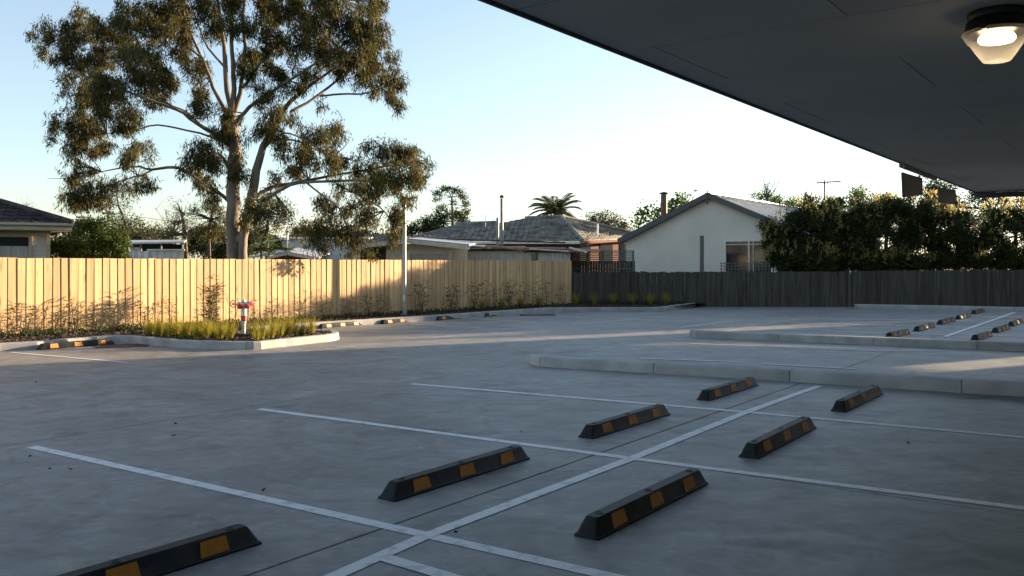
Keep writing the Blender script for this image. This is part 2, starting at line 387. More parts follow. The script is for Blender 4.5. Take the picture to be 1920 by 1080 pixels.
for q in [(1072, 609, 1197, 598), (1277, 614, 1375, 602), (770, 608, 900, 615), (690, 622, 868, 621), (985, 590, 1100, 597), (880, 597, 1010, 605),
          (1295, 645, 1480, 651), (1475, 653, 1650, 659), (1640, 659, 1770, 659), (1200, 672.5, 1380, 679), (1430, 683, 1605, 692.5),
          (1380, 602, 1700, 611), (1528, 598, 1850, 605), (1500, 607, 1920, 616), (1560, 589, 1920, 595), (1460, 597, 1500, 597.5), (1568, 622, 1780, 629), (1590, 598.5, 1920, 605),
          (1440, 618, 1560, 620), (1780, 626, 1920, 632)]:
    line(*q, w=.09)
line(1772, 632, 1903, 586, .11)
# debris on the slab
dm = [leaf_mesh('fallen_leaf', np.array([[0, 0, .006]]), unit(np.array([[1, 0, .12]])), .035+.012*i, .018, M['chip']) for i in range(3)]
for (u, v) in [(320, 818), (333, 795), (52, 857), (90, 880), (137, 881), (490, 922), (1230, 955), (70, 717), (900, 860), (1700, 830), (1120, 985), (980, 811), (850, 1000)]:
    tag(link('fallen_leaf', random.choice(dm), None, G(u, v), random.uniform(0, 6)), 'small dry brown leaf lying on the grey concrete', 'leaf', 'dry leaves scattered on the concrete')

# ---------------- kerbs ----------------
def kerb(px, label, side=1, wid=.15, hgt=.15, jl=2.6, ground=True, name='kerb', joints=None):
    pts = [G(*p) if len(p) == 2 else Vector(p) for p in px]
    root = tag(empty(name, pts[len(pts)//2], 0), label, None, None, 'structure')
    # cumulative resample
    seg = [(pts[i+1]-pts[i]).length for i in range(len(pts)-1)]; tot = sum(seg); cum = [0]
    for s_ in seg: cum.append(cum[-1]+s_)
    def at(t):
        for i in range(len(seg)):
            if t <= cum[i+1]+1e-9 or i == len(seg)-1:
                k = (t-cum[i])/seg[i]; return pts[i].lerp(pts[i+1], k)
    def nrm(t):
        e = .12; a = at(max(0, t-e)); b = at(min(tot, t+e)); d = (b-a).normalized(); return Vector((-d.y, d.x, 0))*side
    prof = [(0, -.02), (.012, hgt-.03), (.02, hgt-.012), (.038, hgt), (wid-.012, hgt+.002), (wid, hgt-.008), (wid, -.02)]
    if joints: js = [0]+joints+[tot]
    else:
        nj = max(1, round(tot/jl)); js = [tot*i/nj for i in range(nj+1)]
    for a, b in zip(js[:-1], js[1:]):
        ts = [a+.005]+[c_ for c_ in np.arange(a+.15, b-.08, .15)]+[b-.005]
        vs = []; fs = []; n = len(prof)
        for t in ts:
            p = at(t); q = nrm(t)
            for (x, z) in prof: vs.append(p+q*x+Vector((0, 0, z)))
        for i in range(len(ts)-1):
            for k in range(n-1): fs.append((i*n+k, (i+1)*n+k, (i+1)*n+k+1, i*n+k+1))
        fs += [tuple(range(n)), tuple(range(len(vs)-1, len(vs)-n-1, -1))]
        me = recalc(MB().add(vs, fs).mesh('kerb_block', M['kerb'])); link('kerb_block', me, root)
    mbj = MB()
    for t in js[1:-1]:
        p = at(t); q = nrm(t); mbj.box(p+q*(wid/2+.006)+Vector((0, 0, hgt/2-.01)), (wid-.03, .02, hgt-.02), rz=math.atan2(q.y, q.x))
    if len(js) > 2: mbj.build('joint_filler', M['joint'], root)
    return pts
def jat(px, us):   # joint distances at given pixel u along ground path
    pts = [G(*p) for p in px]; out = []; acc = 0
    for i in range(len(pts)-1):
        u0, u1 = px[i][0], px[i+1][0]
        for u in us:
            if min(u0, u1) <= u < max(u0, u1):
                a, b = pts[i], pts[i+1]; lo, hi = 0., 1.
                for _ in range(30):
                    mid = (lo+hi)/2; p = a.lerp(b, mid); uu = CX+F*p.x/p.y
                    if (uu-u)*(u1-u0) < 0: lo = mid
                    else: hi = mid
                out.append(acc+(b-a).length*lo)
        acc += (pts[i+1]-pts[i]).length
    return sorted(out)
kl = [(-220, 672), (0, 659), (73, 655), (150, 648), (205, 643), (222, 642.5), (240, 643.5), (333, 652.5), (440, 656), (472, 656), (490, 655), (505, 653), (560, 647), (618, 640.5), (630, 638.5), (637, 635.5), (634, 633), (620, 631.5), (570, 631), (500, 629.5), (470, 627.5), (480, 624), (527, 620), (600, 615), (700, 608.5), (760, 604.5), (830, 600), (900, 594.5), (1010, 586.5), (1027, 585.5), (1045, 585), (1120, 585), (1225, 584.5), (1245, 583.5), (1306, 575)]
kerb(kl, 'pale concrete kerb running along the planted bed beside the tall fences', 1, joints=jat(kl[:15], [12, 190, 332, 434, 503, 612])+[x for x in []] if False else None)
kn = [(2150, 759), (1920, 744), (1803, 737), (1480, 715.5), (1225, 700), (1040, 689), (1012, 687), (998, 685), (991, 682)]
knr = list(reversed(kn))
kerb(knr, 'low pale grey concrete median kerb nearest the camera, ending in a rounded nose', 1, wid=.3, joints=jat(knr, [1012, 1225, 1480, 1803]))
kf = [(1292, 631), (1297, 632.5), (1307, 633.5), (1460, 640), (1637, 647), (1832, 655.5), (1920, 659), (2100, 667)]
kerb(kf, 'narrow concrete median kerb further back, in front of the distant wheel stops', 1, wid=.3, joints=jat(kf, [1307, 1460, 1637, 1832]))
kb = [(1606, 578.5), (1611, 578.5), (1750, 581), (1900, 584.5), (2100, 588)]
kerb(kb, 'concrete kerb at the foot of the old dark fence on the right', 1, wid=.3, joints=jat(kb, [1762, 1902]))

# ---------------- garden bed ----------------
f0 = G(0, 630, .13); f1 = G(1072, 569, .13); fd = (f1-f0).normalized()
fs_ = f0-fd*7.5
bed_pts = []
kp = [G(*p) for p in kl]
for i, p in enumerate(kp):
    a = kp[max(i-1, 0)]; b = kp[min(i+1, len(kp)-1)]; d = (b-a).normalized(); q = p+Vector((-d.y, d.x, 0))*.11
    bed_pts.append((q.x, q.y, .125))
DY = 33.35
endf = Vector((G(1312, 575).x+.3, DY+.05, .125))
outline = bed_pts+[tuple(endf), (f1.x, DY+.05, .125), (f1.x, f1.y, .125), (fs_.x, fs_.y, .125)]
tag(recalc_obj := MB().poly(outline).build('garden_bed', M['mulch']), kind='structure')
def inside(x, y, poly=[(p[0], p[1]) for p in outline]):
    c_ = False; j = len(poly)-1
    for i in range(len(poly)):
        xi, yi = poly[i]; xj, yj = poly[j]
        if (yi > y) != (yj > y) and x < (xj-xi)*(y-yi)/(yj-yi)+xi: c_ = not c_
        j = i
    return c_
xs = [p[0] for p in outline]; ys = [p[1] for p in outline]; cp = []
while len(cp) < 9000:
    x = random.uniform(min(xs), max(xs)); y = random.uniform(min(ys), max(ys))
    if inside(x, y): cp.append((x, y, .128+random.random()*.03))
cp = np.array(cp); d = RNG.normal(size=(len(cp), 3)); d[:, 2] *= .35
tag(link('bark_mulch', leaf_mesh('bark_mulch', cp, unit(d), .05+.06*RNG.random(len(cp)), .03, M['chip'])), 'dark bark mulch chips covering the garden bed', 'mulch', kind='stuff')
# yard beyond the fences
mb = MB(); mb.poly([(fs_.x-60, fs_.y-60, .10), (fs_.x, fs_.y+.12, .10), (f1.x, f1.y+.12, .10), (f1.x, DY+.1, .10), (70, DY+.1, .10), (300, 900, .10), (-500, 900, .10), (-500, -40, .10)])
tag(mb.build('neighbouring_yards', M['earth']), kind='structure')

# ================= FENCES =================
def paling_fence(a, b, pitch, wid, z0, z1f, matl, label, cat, lap, railm, seg=1, thick=.018, limit=290, tilt=0, slope=None):
    root = empty('paling_fence', a, 0, label, cat)
    d = (b-a); L_ = d.length; d = d.normalized(); rz = math.atan2(d.y, d.x); n = int(L_/pitch)
    metas = []
    for k in range(6):
        hh = 1.0; me = MB().box((0, 0, .5), (wid*random.uniform(.94, 1.03), thick, 1)).mesh('paling', matl); metas.append(me)
    for i in range(n):
        t = (i+.5)*pitch; p = a+d*t; top = z1f(t/L_)+random.gauss(0, .003 if lap < 0 else .012); bot = z0
        o = link('paling', random.choice(metas), root, None, None)
        o.location = (p.x, p.y, bot); o.scale = (1, 1, top-bot)
        o.rotation_euler = (random.gauss(0, .002)+tilt, random.gauss(0, .003 if lap else .008), rz-lap+random.gauss(0, .006))
    bk = Vector((-d.y, d.x, 0))
    for z in (.35, .8, 1.2):
        MB().beam(a+bk*.045+Vector((0, 0, z-a.z)), b+bk*.045+Vector((0, 0, z-a.z)), .04, .075).build('rail', railm, root)
    for k in range(int(L_/2.4)+1):
        p = a+d*min(k*2.4, L_)+bk*.11; MB().box((p.x, p.y, (z0+z1f(0)-.1)/2), (.1, .08, z1f(0)-.1-z0), rz=rz).build('fence_post', railm, root)
    return root, d, rz
FZ = 1.75
nf, nfd, nfrz = paling_fence(Vector((fs_.x, fs_.y, .13)), Vector((f1.x, f1.y, .13)), .178, .186, .15, lambda t: FZ-.01*t, M['pine'],
    'new pale pine paling fence, the left half lit by low sun', 'fence', -.068, M['pine'])
MB().beam(Vector((fs_.x, fs_.y, .16))-Vector((-nfd.y, nfd.x, 0))*.03, Vector((f1.x, f1.y, .16))-Vector((-nfd.y, nfd.x, 0))*.03, .02, .09).build('plinth_board', M['pine'], nf)
def dz(t): return 1.30+.12*t
paling_fence(Vector((f1.x-.02, DY, 0)), Vector((G(1605, 577).x, DY, 0)), .105, .106, .0, lambda t: 1.31+.03*t, M['old'],
    'old blackened paling fence below the gabled house', 'fence', .03, M['oldrail'])
paling_fence(Vector((G(1605, 577).x+.05, DY-.1, 0)), Vector((27, DY-.1, 0)), .105, .106, .0, lambda t: 1.35+.12*t, M['old'],
    'old dark paling fence in front of the tall hedge on the right', 'fence', .03, M['oldrail'])

# ================= WHEEL STOPS =================
def wheel_stop_proto(L_=1.65):
    root = empty('wheel_stop', (0, 0, 0))
    x = L_/2; w0, w1, h = .078, .040, .118; e = .075
    # base lip + tapered body
    vs = []; fs = []
    prof = [(x, w0+.008, 0), (x, w0+.008, .012), (x-.012, w0-.004, .02), (x-e+.012, w1+.008, h-.012), (x-e, w1, h)]
    ring = []
    for (px_, py_, z) in prof:
        cr = .022
        r_ = []
        for sx, sy in ((1, 1), (-1, 1), (-1, -1), (1, -1)):
            for k in range(4):
                base = {(1, 1): 0, (-1, 1): 90, (-1, -1): 180, (1, -1): 270}[(sx, sy)]
                an = R(base+30*k); r_.append((sx*(px_-cr)+cr*math.cos(an), sy*(py_-cr)+cr*math.sin(an), z))
        ring.append(r_)
    n = 16
    for r_ in ring: vs += r_
    for i in range(len(ring)-1):
        for k in range(n): fs.append((i*n+k, i*n+(k+1) % n, (i+1)*n+(k+1) % n, (i+1)*n+k))
    fs.append(tuple(range((len(ring)-1)*n, len(ring)*n)))
    m_ = MB().add(vs, fs); m_.smooth = True
    link('body', m_.mesh('body', M['rubber']), root, world=False)
    # patches on both long faces, 2 mm proud
    a = Vector((0, w0-.004, .02)); b = Vector((0, w1+.008, h-.012)); up = b-a; nn = Vector((0, up.z, -up.y)).normalized()
    for sy in (1, -1):
        for cx_ in (-.52, .0, .52):
            hw = .090; q = []
            for (t, s_) in ((.02, -1), (.02, 1), (.98, 1), (.98, -1)):
                wv = hw*(1.0 if t < .5 else .88)
                p = a+up*t+nn*.003+Vector((cx_+s_*wv, 0, 0)); q.append((p.x, p.y*sy, p.z))
            q2 = [(p[0], p[1]-sy*.006, p[2]-.002) for p in q]
            fc = [(0, 1, 2, 3), (7, 6, 5, 4), (0, 4, 5, 1), (1, 5, 6, 2), (2, 6, 7, 3), (3, 7, 4, 0)]
            me = recalc(MB().add(q+q2, fc).mesh('orange_patch', M['orange'])); link('orange_patch', me, root, world=False)
    for cx_ in (-.66, 0, .66):
        mm = MB().lathe([(.0001, .0), (.017, 0), (.019, .003), (.024, .004), (.027, .001)], n=14)
        me = mm.mesh('bolt_hole', M['hole']); o = link('bolt_hole', me, root, world=False); o.location = (cx_, 0, h+.0005)
    return root
proto = wheel_stop_proto()
def copy_tree(o, parent=None):
    c_ = o.copy(); COL.objects.link(c_)
    if parent: c_.parent = parent
    for ch in list(o.children): copy_tree(ch, c_)
    return c_
stops = [((75, 656.5), (216, 645.5), 'black wheel stop with bright orange patches by the left kerb, in full sun', 'd'),
 ((602, 616.5), (683, 609.5), 'shaded wheel stop by the back kerb, leftmost of its row and nearest the planted island', 'd'),
 ((718, 608), (791, 602), 'wheel stop by the back kerb just left of the foot of the lamp post', 'd'),
 ((821, 601), (884, 595.5), 'wheel stop by the back kerb, third from the left in its row of four', 'd'),
 ((910, 594), (968, 589), 'wheel stop by the back kerb, rightmost of its row of four', 'd'),
 ((150, 1096), (487, 1020), 'large wheel stop cut off by the bottom edge, nearest the camera on the left', 'n'),
 ((736, 941), (995.5, 860.5), 'wheel stop left of the long centre line, second nearest the camera', 'n'),
 ((1111, 823.7), (1256, 777), 'wheel stop left of the centre line between the middle and far bay lines', 'n'),
 ((1329, 752), (1421.5, 722.5), 'wheel stop just in front of the near median kerb, left of the centre line', 'n'),
 ((1118.5, 1014.4), (1327, 906.7), 'wheel stop right of the centre line, nearest the camera on that side', 'n'),
 ((1418.5, 861.5), (1529.6, 802), 'wheel stop right of the centre line, second from the camera', 'n'),
 ((1584.7, 773.5), (1655, 738.5), 'wheel stop right of the centre line, closest to the near median kerb', 'n'),
 ((1672, 634), (1708, 626), 'distant wheel stop touched by sunlight, first behind the far median kerb in the left row', 'f'),
 ((1723, 622), (1755, 613), 'distant wheel stop second behind the far median kerb in the left row', 'f'),
 ((1766, 609), (1793, 602), 'distant wheel stop in the middle of the left row of five', 'f'),
 ((1799, 600), (1822, 593), 'distant wheel stop second from the end fence side in the left row', 'f'),
 ((1828, 589.5), (1848, 584), 'farthest wheel stop of the left row, nearest the old dark fence', 'f'),
 ((1836, 638), (1860, 631), 'distant wheel stop catching a glint of sun, first in the right hand row', 'f'),
 ((1871, 624.5), (1895, 616.5), 'distant wheel stop second in the right hand row', 'f'),
 ((1900, 612.5), (1920, 605), 'distant wheel stop third in the right hand row, at the picture edge', 'f')]
for i, (a, b, lab, kd) in enumerate(stops):
    o = proto if i == 0 else copy_tree(proto)
    A_, B_ = G(*a), G(*b); mid = (A_+B_)/2; d = (B_-A_); L_ = d.length
    rz = math.atan2(d.y, d.x); back = Vector((-d.normalized().y, d.normalized().x, 0))
    o.location = mid+back*.075+Vector((0, 0, .001)); o.rotation_euler = (0, 0, rz+random.gauss(0, .005)); o.scale = ((min(max(L_, 1.5), 1.85))/1.65, 1.0, .96)
    if i == 5: o.rotation_euler.z = R(90)-angB; o.location = B_-eB*.85+back*.075; o.scale = (1.03, 1.0, .97)
    o.name = 'wheel_stop' if i == 0 else o.name
    tag(o, lab, 'wheel stop', 'orange and black wheel stops in the parking bays')

# ---------------- drain grates ----------------
def grate(c, w_, l_, rz, label):
    root = empty('drain_grate', c, rz, label, 'drain grate', 'dark drain grates by the kerbs')
    fr = MB()
    for s_ in (-1, 1): fr.box((s_*(w_/2), 0, .006), (.04, l_+.04, .012)); fr.box((0, s_*l_/2, .0062), (w_-.04, .04, .012))
    o = link('frame', fr.mesh('frame', M['iron']), root, world=False)
    link('pit', MB().box((0, 0, .0015), (w_-.03, l_-.03, .002)).mesh('pit', M['hole']), root, world=False)
    n = int(w_/.05); me = MB().box((0, 0, .007), (.014, l_-.04, .009)).mesh('grate_bar', M['iron'])
    for i in range(1, n): q = link('grate_bar', me, root, world=False); q.location = (-w_/2+w_*i/n, 0, 0)
grate(G(1002, 591)+Vector((.1, .0, .002)), 1.1, .7, 0, 'flat dark drain grate in the shade by the bend of the back kerb')
grate(G(235, 648)+Vector((0, -.1, .002)), .9, .6, R(20), 'dark drain grate beside the sunlit wheel stop and island kerb')

# ================= CANOPY =================
CZ = 3.1
def C_(u, v): Y = (CZ-H)*F/(HOR-v); return Vector(((u-CX)/F*Y, Y, CZ))
cor = C_(1830, 360); e1_ = C_(920, 0); cB = (cor-e1_).normalized(); cA = Vector((cB.y, -cB.x, 0)); crz = math.atan2(cA.y, cA.x)
can = empty('canopy', cor, 0, 'dark grey carport canopy ceiling overhanging from the upper right', 'canopy')
def cl(a, b, z=0): return cor+cA*a-cB*b+Vector((0, 0, z))
# seam rows run along cA; rows spaced along cB.  reference seam junction at (1590,30)
j0 = C_(1590, 30)-cor; ja, jb = j0.dot(cA), -j0.dot(cB)
j1 = C_(1680, 107)-cor; PB = abs(-j1.dot(cB)-jb)
PB = max(1.1, min(2.6, PB)); PA = 2*PB if PB < 1.5 else 2.4
nB0 = int(jb/PB)+1
WID = 12.0; LEN = 26.0
k = -nB0
row = 0
b_edge = jb-PB*nB0
while b_edge < LEN:
    blo = max(b_edge, 0.0); bhi = min(b_edge+PB, LEN)
    idx = round((b_edge-jb)/PB)
    off = ja+(PA/2 if idx % 2 else 0.0)
    aa = off-PA*math.ceil(off/PA+1)
    while aa < WID:
        lo_, hi_ = max(aa, .0), min(aa+PA, WID)
        if hi_-lo_ > .05 and bhi-blo > .05:
            c_ = cl((lo_+hi_)/2, (blo+bhi)/2, .006)
            MB().box((0, 0, 0), (hi_-lo_-.009, bhi-blo-.009, .012)).build('soffit_panel', M['soffit'], can, c_, crz)
        aa += PA
    b_edge += PB
MB().box(cl(WID/2+.02, LEN/2+.02, .16), (WID-.05, LEN-.05, .28), rz=crz).build('roof_deck', M['fascia'], can)
MB().box(cl(-.012, LEN/2, .10), (.02, LEN+.02, .24), rz=crz).build('fascia', M['fascia'], can)
MB().box(cl(WID/2, -.012, .10), (WID, .02, .24), rz=crz).build('fascia', M['fascia'], can)
# deeper gutter beam at far end
st = C_(1693, 307); sb_ = -(st-cor).dot(cB)
MB().box(cl(-.05, sb_*.8, -.0), (.05, sb_*.4, .10), rz=crz).build('gutter', M['fascia'], can)
MB().box(cl(WID/2, .2, -.09), (WID, .1, .10), rz=crz).build('drop_beam', M['fascia'], can)
sp_ = MB(); sp_.lathe([(.0001, -.012), (.016, -.01), (.018, 0)], C_(1705, 298), n=12); sp_.build('button_sensor', M['white'], can)
# hanging sheets
def sheet(q, Ys, label):
    a = [P(u, v, Y) for (u, v), Y in zip(q, Ys)]; root = empty('hanging_sheet', (a[0]+a[1])/2, 0, label, 'sheet', 'dark sheets hanging at the far end of the canopy')
    n = (a[1]-a[0]).cross(a[3]-a[0]).normalized()*.012
    me = recalc(MB().add([p-n for p in a]+[p+n for p in a], [(0, 1, 2, 3), (7, 6, 5, 4), (0, 4, 5, 1), (1, 5, 6, 2), (2, 6, 7, 3), (3, 7, 4, 0)]).mesh('panel', M['screen'])); link('panel', me, root)
    for p in (a[0]+(a[1]-a[0])*.1, a[0]+(a[1]-a[0])*.9):
        MB().tube([p, Vector((p.x, p.y, CZ+.0))], .004, 5).build('wire', M['galv'], root)
sheet([(1691, 323), (1728, 334), (1729, 366), (1693, 370)], [12.5, 13.6, 13.6, 12.5], 'dark grey sheet hanging below the canopy edge against the pale sky')
sheet([(1760, 352), (1791, 356), (1791, 384), (1760, 380)], [15.0, 15.8, 15.8, 15.0], 'dark grey sheet hanging in front of the hedge tops below the canopy corner')
# building behind the canopy, outside the picture on the right
def wpt(p, s_): # sun-space p (cross), s (along) -> ground xy
    az = R(SUN_AZ); return Vector((math.cos(az)*p+math.sin(az)*s_, -math.sin(az)*p+math.cos(az)*s_, 0))
def block(name, c, dims, rz, m, label, cat, roofm=None, wins=True):
    root = empty(name, (c[0], c[1], 0), rz, label, cat)
    link('wall', MB().box((0, 0, dims[2]/2), dims).mesh('wall', m), root, world=False)
    link('roof', MB().box((0, 0, dims[2]+.1), (dims[0]+.5, dims[1]+.5, .2)).mesh('roof', roofm or M['trim']), root, world=False)
    return root
bc = cl(WID+6, 5); block('clinic_building', bc, (12, 46, 8.2), crz, M['render_wall'], 'large rendered building joined to the canopy', 'building')
# unseen screen added on the right; its end and gaps shape the low sun
srz = math.pi/2-R(SUN_AZ)
PEDGE = -16.25; SW = 43.0
root = empty('added_sun_screen', wpt(-12.4, SW), 0, 'unseen screen added right of the car park, its gaps shaped to make sun streaks', 'wall')
def wall_piece(pts):   # outline in (across, height)
    f_ = [wpt(p, SW)+Vector((0, 0, z)) for p, z in pts]; b_ = [wpt(p, SW+.1)+Vector((0, 0, z)) for p, z in pts]; n = len(pts)
    fc = [tuple(range(n)), tuple(range(2*n-1, n-1, -1))]+[(i, (i+1) % n, n+(i+1) % n, n+i) for i in range(n)]
    link('sun_screen_panel', recalc(MB().add(f_+b_, fc).mesh('sun_screen_panel', M['render_wall'])), root)
wall_piece([(PEDGE, 0), (-14.45, 0), (-14.45, 5.12), (PEDGE, 5.12)])
wall_piece([(-14.44, 0), (-10.3, 0), (-10.3, 4.14), (-14.44, 5.03)])
wall_piece([(-10.29, 0), (-9.4, 0), (-9.4, 5.12), (-10.29, 5.12)])
wall_piece([(-8.6, 0), (-5.5, 0), (-5.5, 5.12), (-8.6, 5.12)])
wall_piece([(PEDGE, 5.13), (-14.45, 5.13), (-10.28, 4.27), (-10.28, 5.13), (-9.41, 5.13), (-9.4, 4.93), (-8.6, 4.93), (-8.59, 5.13), (-5.5, 5.13), (-5.5, 9.6), (PEDGE, 9.6)])
def sun_blocker(name, pc_, sc_, hw, hd, pts, label):   # unseen prism added to block sun; outline (across, height), running along the sun azimuth
    root = empty(name, wpt(pc_, sc_), 0, label, 'building'); n = len(pts)
    f_ = [wpt(p, sc_-hd)+Vector((0, 0, z)) for p, z in pts]; b_ = [wpt(p, sc_+hd)+Vector((0, 0, z)) for p, z in pts]
    fc = [tuple(range(n)), tuple(range(2*n-1, n-1, -1))]+[(i, (i+1) % n, n+(i+1) % n, n+i) for i in range(n)]
    link('wall', recalc(MB().add(f_+b_, fc).mesh('wall', M['render_wall'])), root)
q2z = lambda q, s_: q+s_*math.tan(R(SUN_EL))
sun_blocker('added_near_sun_blocker', -26.5, 52, 2, 4, [(-25.15, 0), (-25.15, q2z(-.95, 48)), (-25.9, q2z(.06, 48)), (-26.7, q2z(-.2, 48)), (-28.3, q2z(-.85, 48)), (-28.3, 0)], 'narrow sun blocker added outside the picture on the right to shade the fence')  # added out of view, roofline shaped to cast the diagonal fence shadow
sun_blocker('added_far_sun_blocker', -34, 80, 8, 4, [(-28.1, 0), (-28.1, q2z(-.9, 76)), (-31, q2z(-1.2, 76)), (-41, q2z(-1.2, 76)), (-41, 0)], 'wide sun blocker added far off to the right of the picture')  # added out of view, carries the blocked sun on past the near blocker

# ceiling lamp
lp = P(1869, 30, (CZ-H)*F/(HOR-22)); lx, ly = lp.x, lp.y
lamp = empty('ceiling_light', (lx, ly, CZ), 0, 'lit round ceiling light with clear stepped lens under the canopy', 'light')
MB().lathe([(.0001, 0), (.155, 0), (.158, -.03), (.150, -.045), (.165, -.06), (.172, -.115), (.16, -.13), (.10, -.125), (.0001, -.12)], (lx, ly, CZ), 36).build('housing', M['black'], lamp)
MB().lathe([(.170, -.112), (.184, -.118), (.186, -.128), (.176, -.140), (.158, -.172)], (lx, ly, CZ), 48).build('lens_rim', M['lens'], lamp)
MB().lathe([(.158, -.172), (.150, -.175), (.146, -.182), (.112, -.236), (.076, -.288), (.072, -.291), (.0001, -.288)], (lx, ly, CZ), 48).build('lens', M['lens'], lamp)
MB().lathe([(.0001, -.135), (.09, -.137), (.098, -.150), (.098, -.168), (.088, -.178), (.0001, -.180)], (lx, ly, CZ), 32).build('lamp_tube', M['glow'], lamp)
for k in range(3):
    a = R(100+120*k); MB().box((lx+.178*math.cos(a), ly+.178*math.sin(a), CZ-.115), (.02, .03, .03), rz=a).build('clip', M['black'], lamp)
pl = bpy.data.lights.new('lamp_glow', 'POINT'); pl.energy = .5; pl.color = (1, .8, .55); pl.shadow_soft_size = .08
plo = bpy.data.objects.new('lamp_glow', pl); COL.objects.link(plo); plo.parent = lamp; plo.location = (0, 0, -.22)

# ================= HYDRANT =================
hp = G(457, 626, .13); hyd = empty('fire_hydrant', hp, 0, 'white standpipe fire hydrant with red and blue bands and red handwheels', 'hydrant')
def hb(name, mbx, m): o = link(name, mbx.mesh(name, m), hyd, world=False); return o
s = 1.0
hb('pipe', MB().lathe([(.0001, 0), (.050, 0), (.050, .01), (.040, .012), (.040, .22), (.055, .25), (.055, .27)], n=20), M['white'])
hb('blue_band', MB().lathe([(.055, .27), (.060, .272), (.060, .31), (.056, .312)], n=20), M['blue'])
hb('red_band', MB().lathe([(.056, .312), (.061, .313), (.061, .385), (.056, .387)], n=20), M['red'])
hb('upper_pipe', MB().lathe([(.056, .387), (.062, .39), (.062, .55), (.078, .56), (.078, .585), (.055, .59)], n=20), M['white'])
RX = Matrix.Rotation(R(90), 3, 'Y'); RY = Matrix.Rotation(R(90), 3, 'X')
hb('cross_pipe', MB().lathe([(.0001, -.13), (.045, -.13), (.045, -.06), (.055, -.05), (.06, 0), (.055, .05), (.045, .06), (.045, .15), (.0001, .15)], (0, 0, .63), 16, RX), M['alu'])
hb('valve_neck', MB().lathe([(.03, .66), (.03, .70), (.018, .71), (.018, .735), (.0001, .74)], n=12), M['alu'])
for (x, y_, rr) in ((-.04, -.02, .045), (.11, -.02, .04)):
    mm = MB(); mm.lathe([(.0001, 0), (rr*.8, 0), (rr*.8, .08), (rr*.95, .085), (rr*.95, .10)], (x, y_, .59), 16, RY); hb('outlet', mm, M['alu'])
    mm = MB(); mm.lathe([(rr*1.2, .09), (rr*1.25, .10), (rr*1.25, .13), (rr*1.0, .14), (rr*.6, .142), (rr*.5, .155), (.0001, .156)], (x, y_, .59), 16, RY)
    for k in range(3): a = R(90+120*k); mm.box((x+math.cos(a)*rr*1.25, y_-.115, .59+math.sin(a)*rr*1.25), (.018, .03, .018))
    hb('outlet_cap', mm, M['red'])
def handwheel(c_, Rr, Mx):
    mm = MB(); mm.torus(c_, Rr, .009, Mx, 24, 6)
    for k in range(4):
        a = R(90*k+45); mm.tube([Vector(c_), Vector(c_)+Mx @ Vector((math.cos(a)*Rr, math.sin(a)*Rr, 0))], .006, 5)
    mm.lathe([(.0001, -.015), (.018, -.015), (.018, .015), (.0001, .015)], c_, 10, Mx)
    hb('handwheel', mm, M['red'])
handwheel((-.215, -.03, .64), .075, Matrix.Rotation(R(-25), 3, 'Z') @ RY)
handwheel((.185, 0, .64), .075, Matrix.Rotation(R(78), 3, 'Z') @ RY)
hb('valve_stem', MB().tube([(-.215, -.03, .64), (-.12, 0, .63)], .014, 8).tube([(.185, 0, .64), (.14, 0, .63)], .014, 8), M['alu'])

# ================= LAMP POST =================
pb = G(758, 590.5, .13); post = empty('lamp_post', pb, 0, 'slim pale grey lamp post standing in front of the fence', 'lamp post')
hP = (590.5-377)/F*pb.y
link('pole', MB().lathe([(.058, 0), (.056, 1.2), (.050, hP), (.0001, hP+.005)], n=14).mesh('pole', M['galv']), post, world=False)
link('base_plate', MB().box((0, 0, .01), (.2, .2, .02)).mesh('base_plate', M['galv']), post, world=False)
link('arm', MB().tube([(0, 0, hP-.03), (.02, 0, hP+.04), (.1, 0, hP+.06)], .02, 8).mesh('arm', M['black']), post, world=False)
link('lamp_head', bevel_mesh(MB().box((.24, 0, hP+.09), (.36, .2, .06), M=Matrix.Rotation(R(-8), 3, 'Y')).mesh('lamp_head', M['white']), .015), post, world=False)
link('access_cover', MB().box((0, -.056, .5), (.05, .006, .16)).mesh('access_cover', M['white']), post, world=False)

# ================= PLANTS AGAINST THE FENCE =================
def sapling_mesh(seed, h=.8, dense=1.0, m=None):
    global RNG; old = RNG; RNG = np.random.default_rng(seed); rs = random.Random(seed)
    st = MB(); ps = []; ds = []
    for s_ in range(rs.randint(1, 3) if dense < 2 else 6):
        lean = Vector((rs.gauss(0, .14 if dense < 2 else .16), rs.gauss(0, .07), 1)); hh = h*rs.uniform(.6, 1.0)
        pts = [Vector((0, 0, 0))]
        for k in range(1, 7): pts.append(pts[-1]+lean.normalized()*hh/6+Vector((rs.gauss(0, .015), rs.gauss(0, .015), 0)))
        st.tube(pts, [.008*(1-k/8) for k in range(7)], 5)
        for k in range(1, 7):
            for q in range(int(7*dense)):
                a = rs.uniform(0, 6.28); p = pts[k]+Vector((0, 0, rs.uniform(-.08, .05)))
                out = Vector((math.cos(a), math.sin(a), rs.uniform(-.1, 1.1))).normalized(); ln = rs.uniform(.02, .14)
                ps.append(p+out*ln*rs.random()); ds.append(out)
    lm = leaf_mesh('leaves', np.array(ps), unit(np.array(ds)), .09+.07*RNG.random(len(ps)), .017, m or M['sap'])
    RNG = old; return st.mesh('stem', M['twig']), lm
saps = [sapling_mesh(50+i, .8, d_) for i, d_ in enumerate((.8, 1.1, .6, .9, 1.3, .7))]
nrmF = Vector((-nfd.y, nfd.x, 0))
def fence_point(u, off=.4):
    # intersect view ray with line offset in front of the fence
    a = f0-nrmF*off; k = (u-CX)/F; t = (k*a.y-a.x)/(nfd.x-k*nfd.y); p = a+nfd*t; return Vector((p.x, p.y, .125))
ORD = 'first second third fourth fifth sixth seventh eighth ninth tenth eleventh twelfth thirteenth fourteenth fifteenth sixteenth seventeenth eighteenth nineteenth twentieth twenty-first twenty-second twenty-third twenty-fourth'.split()
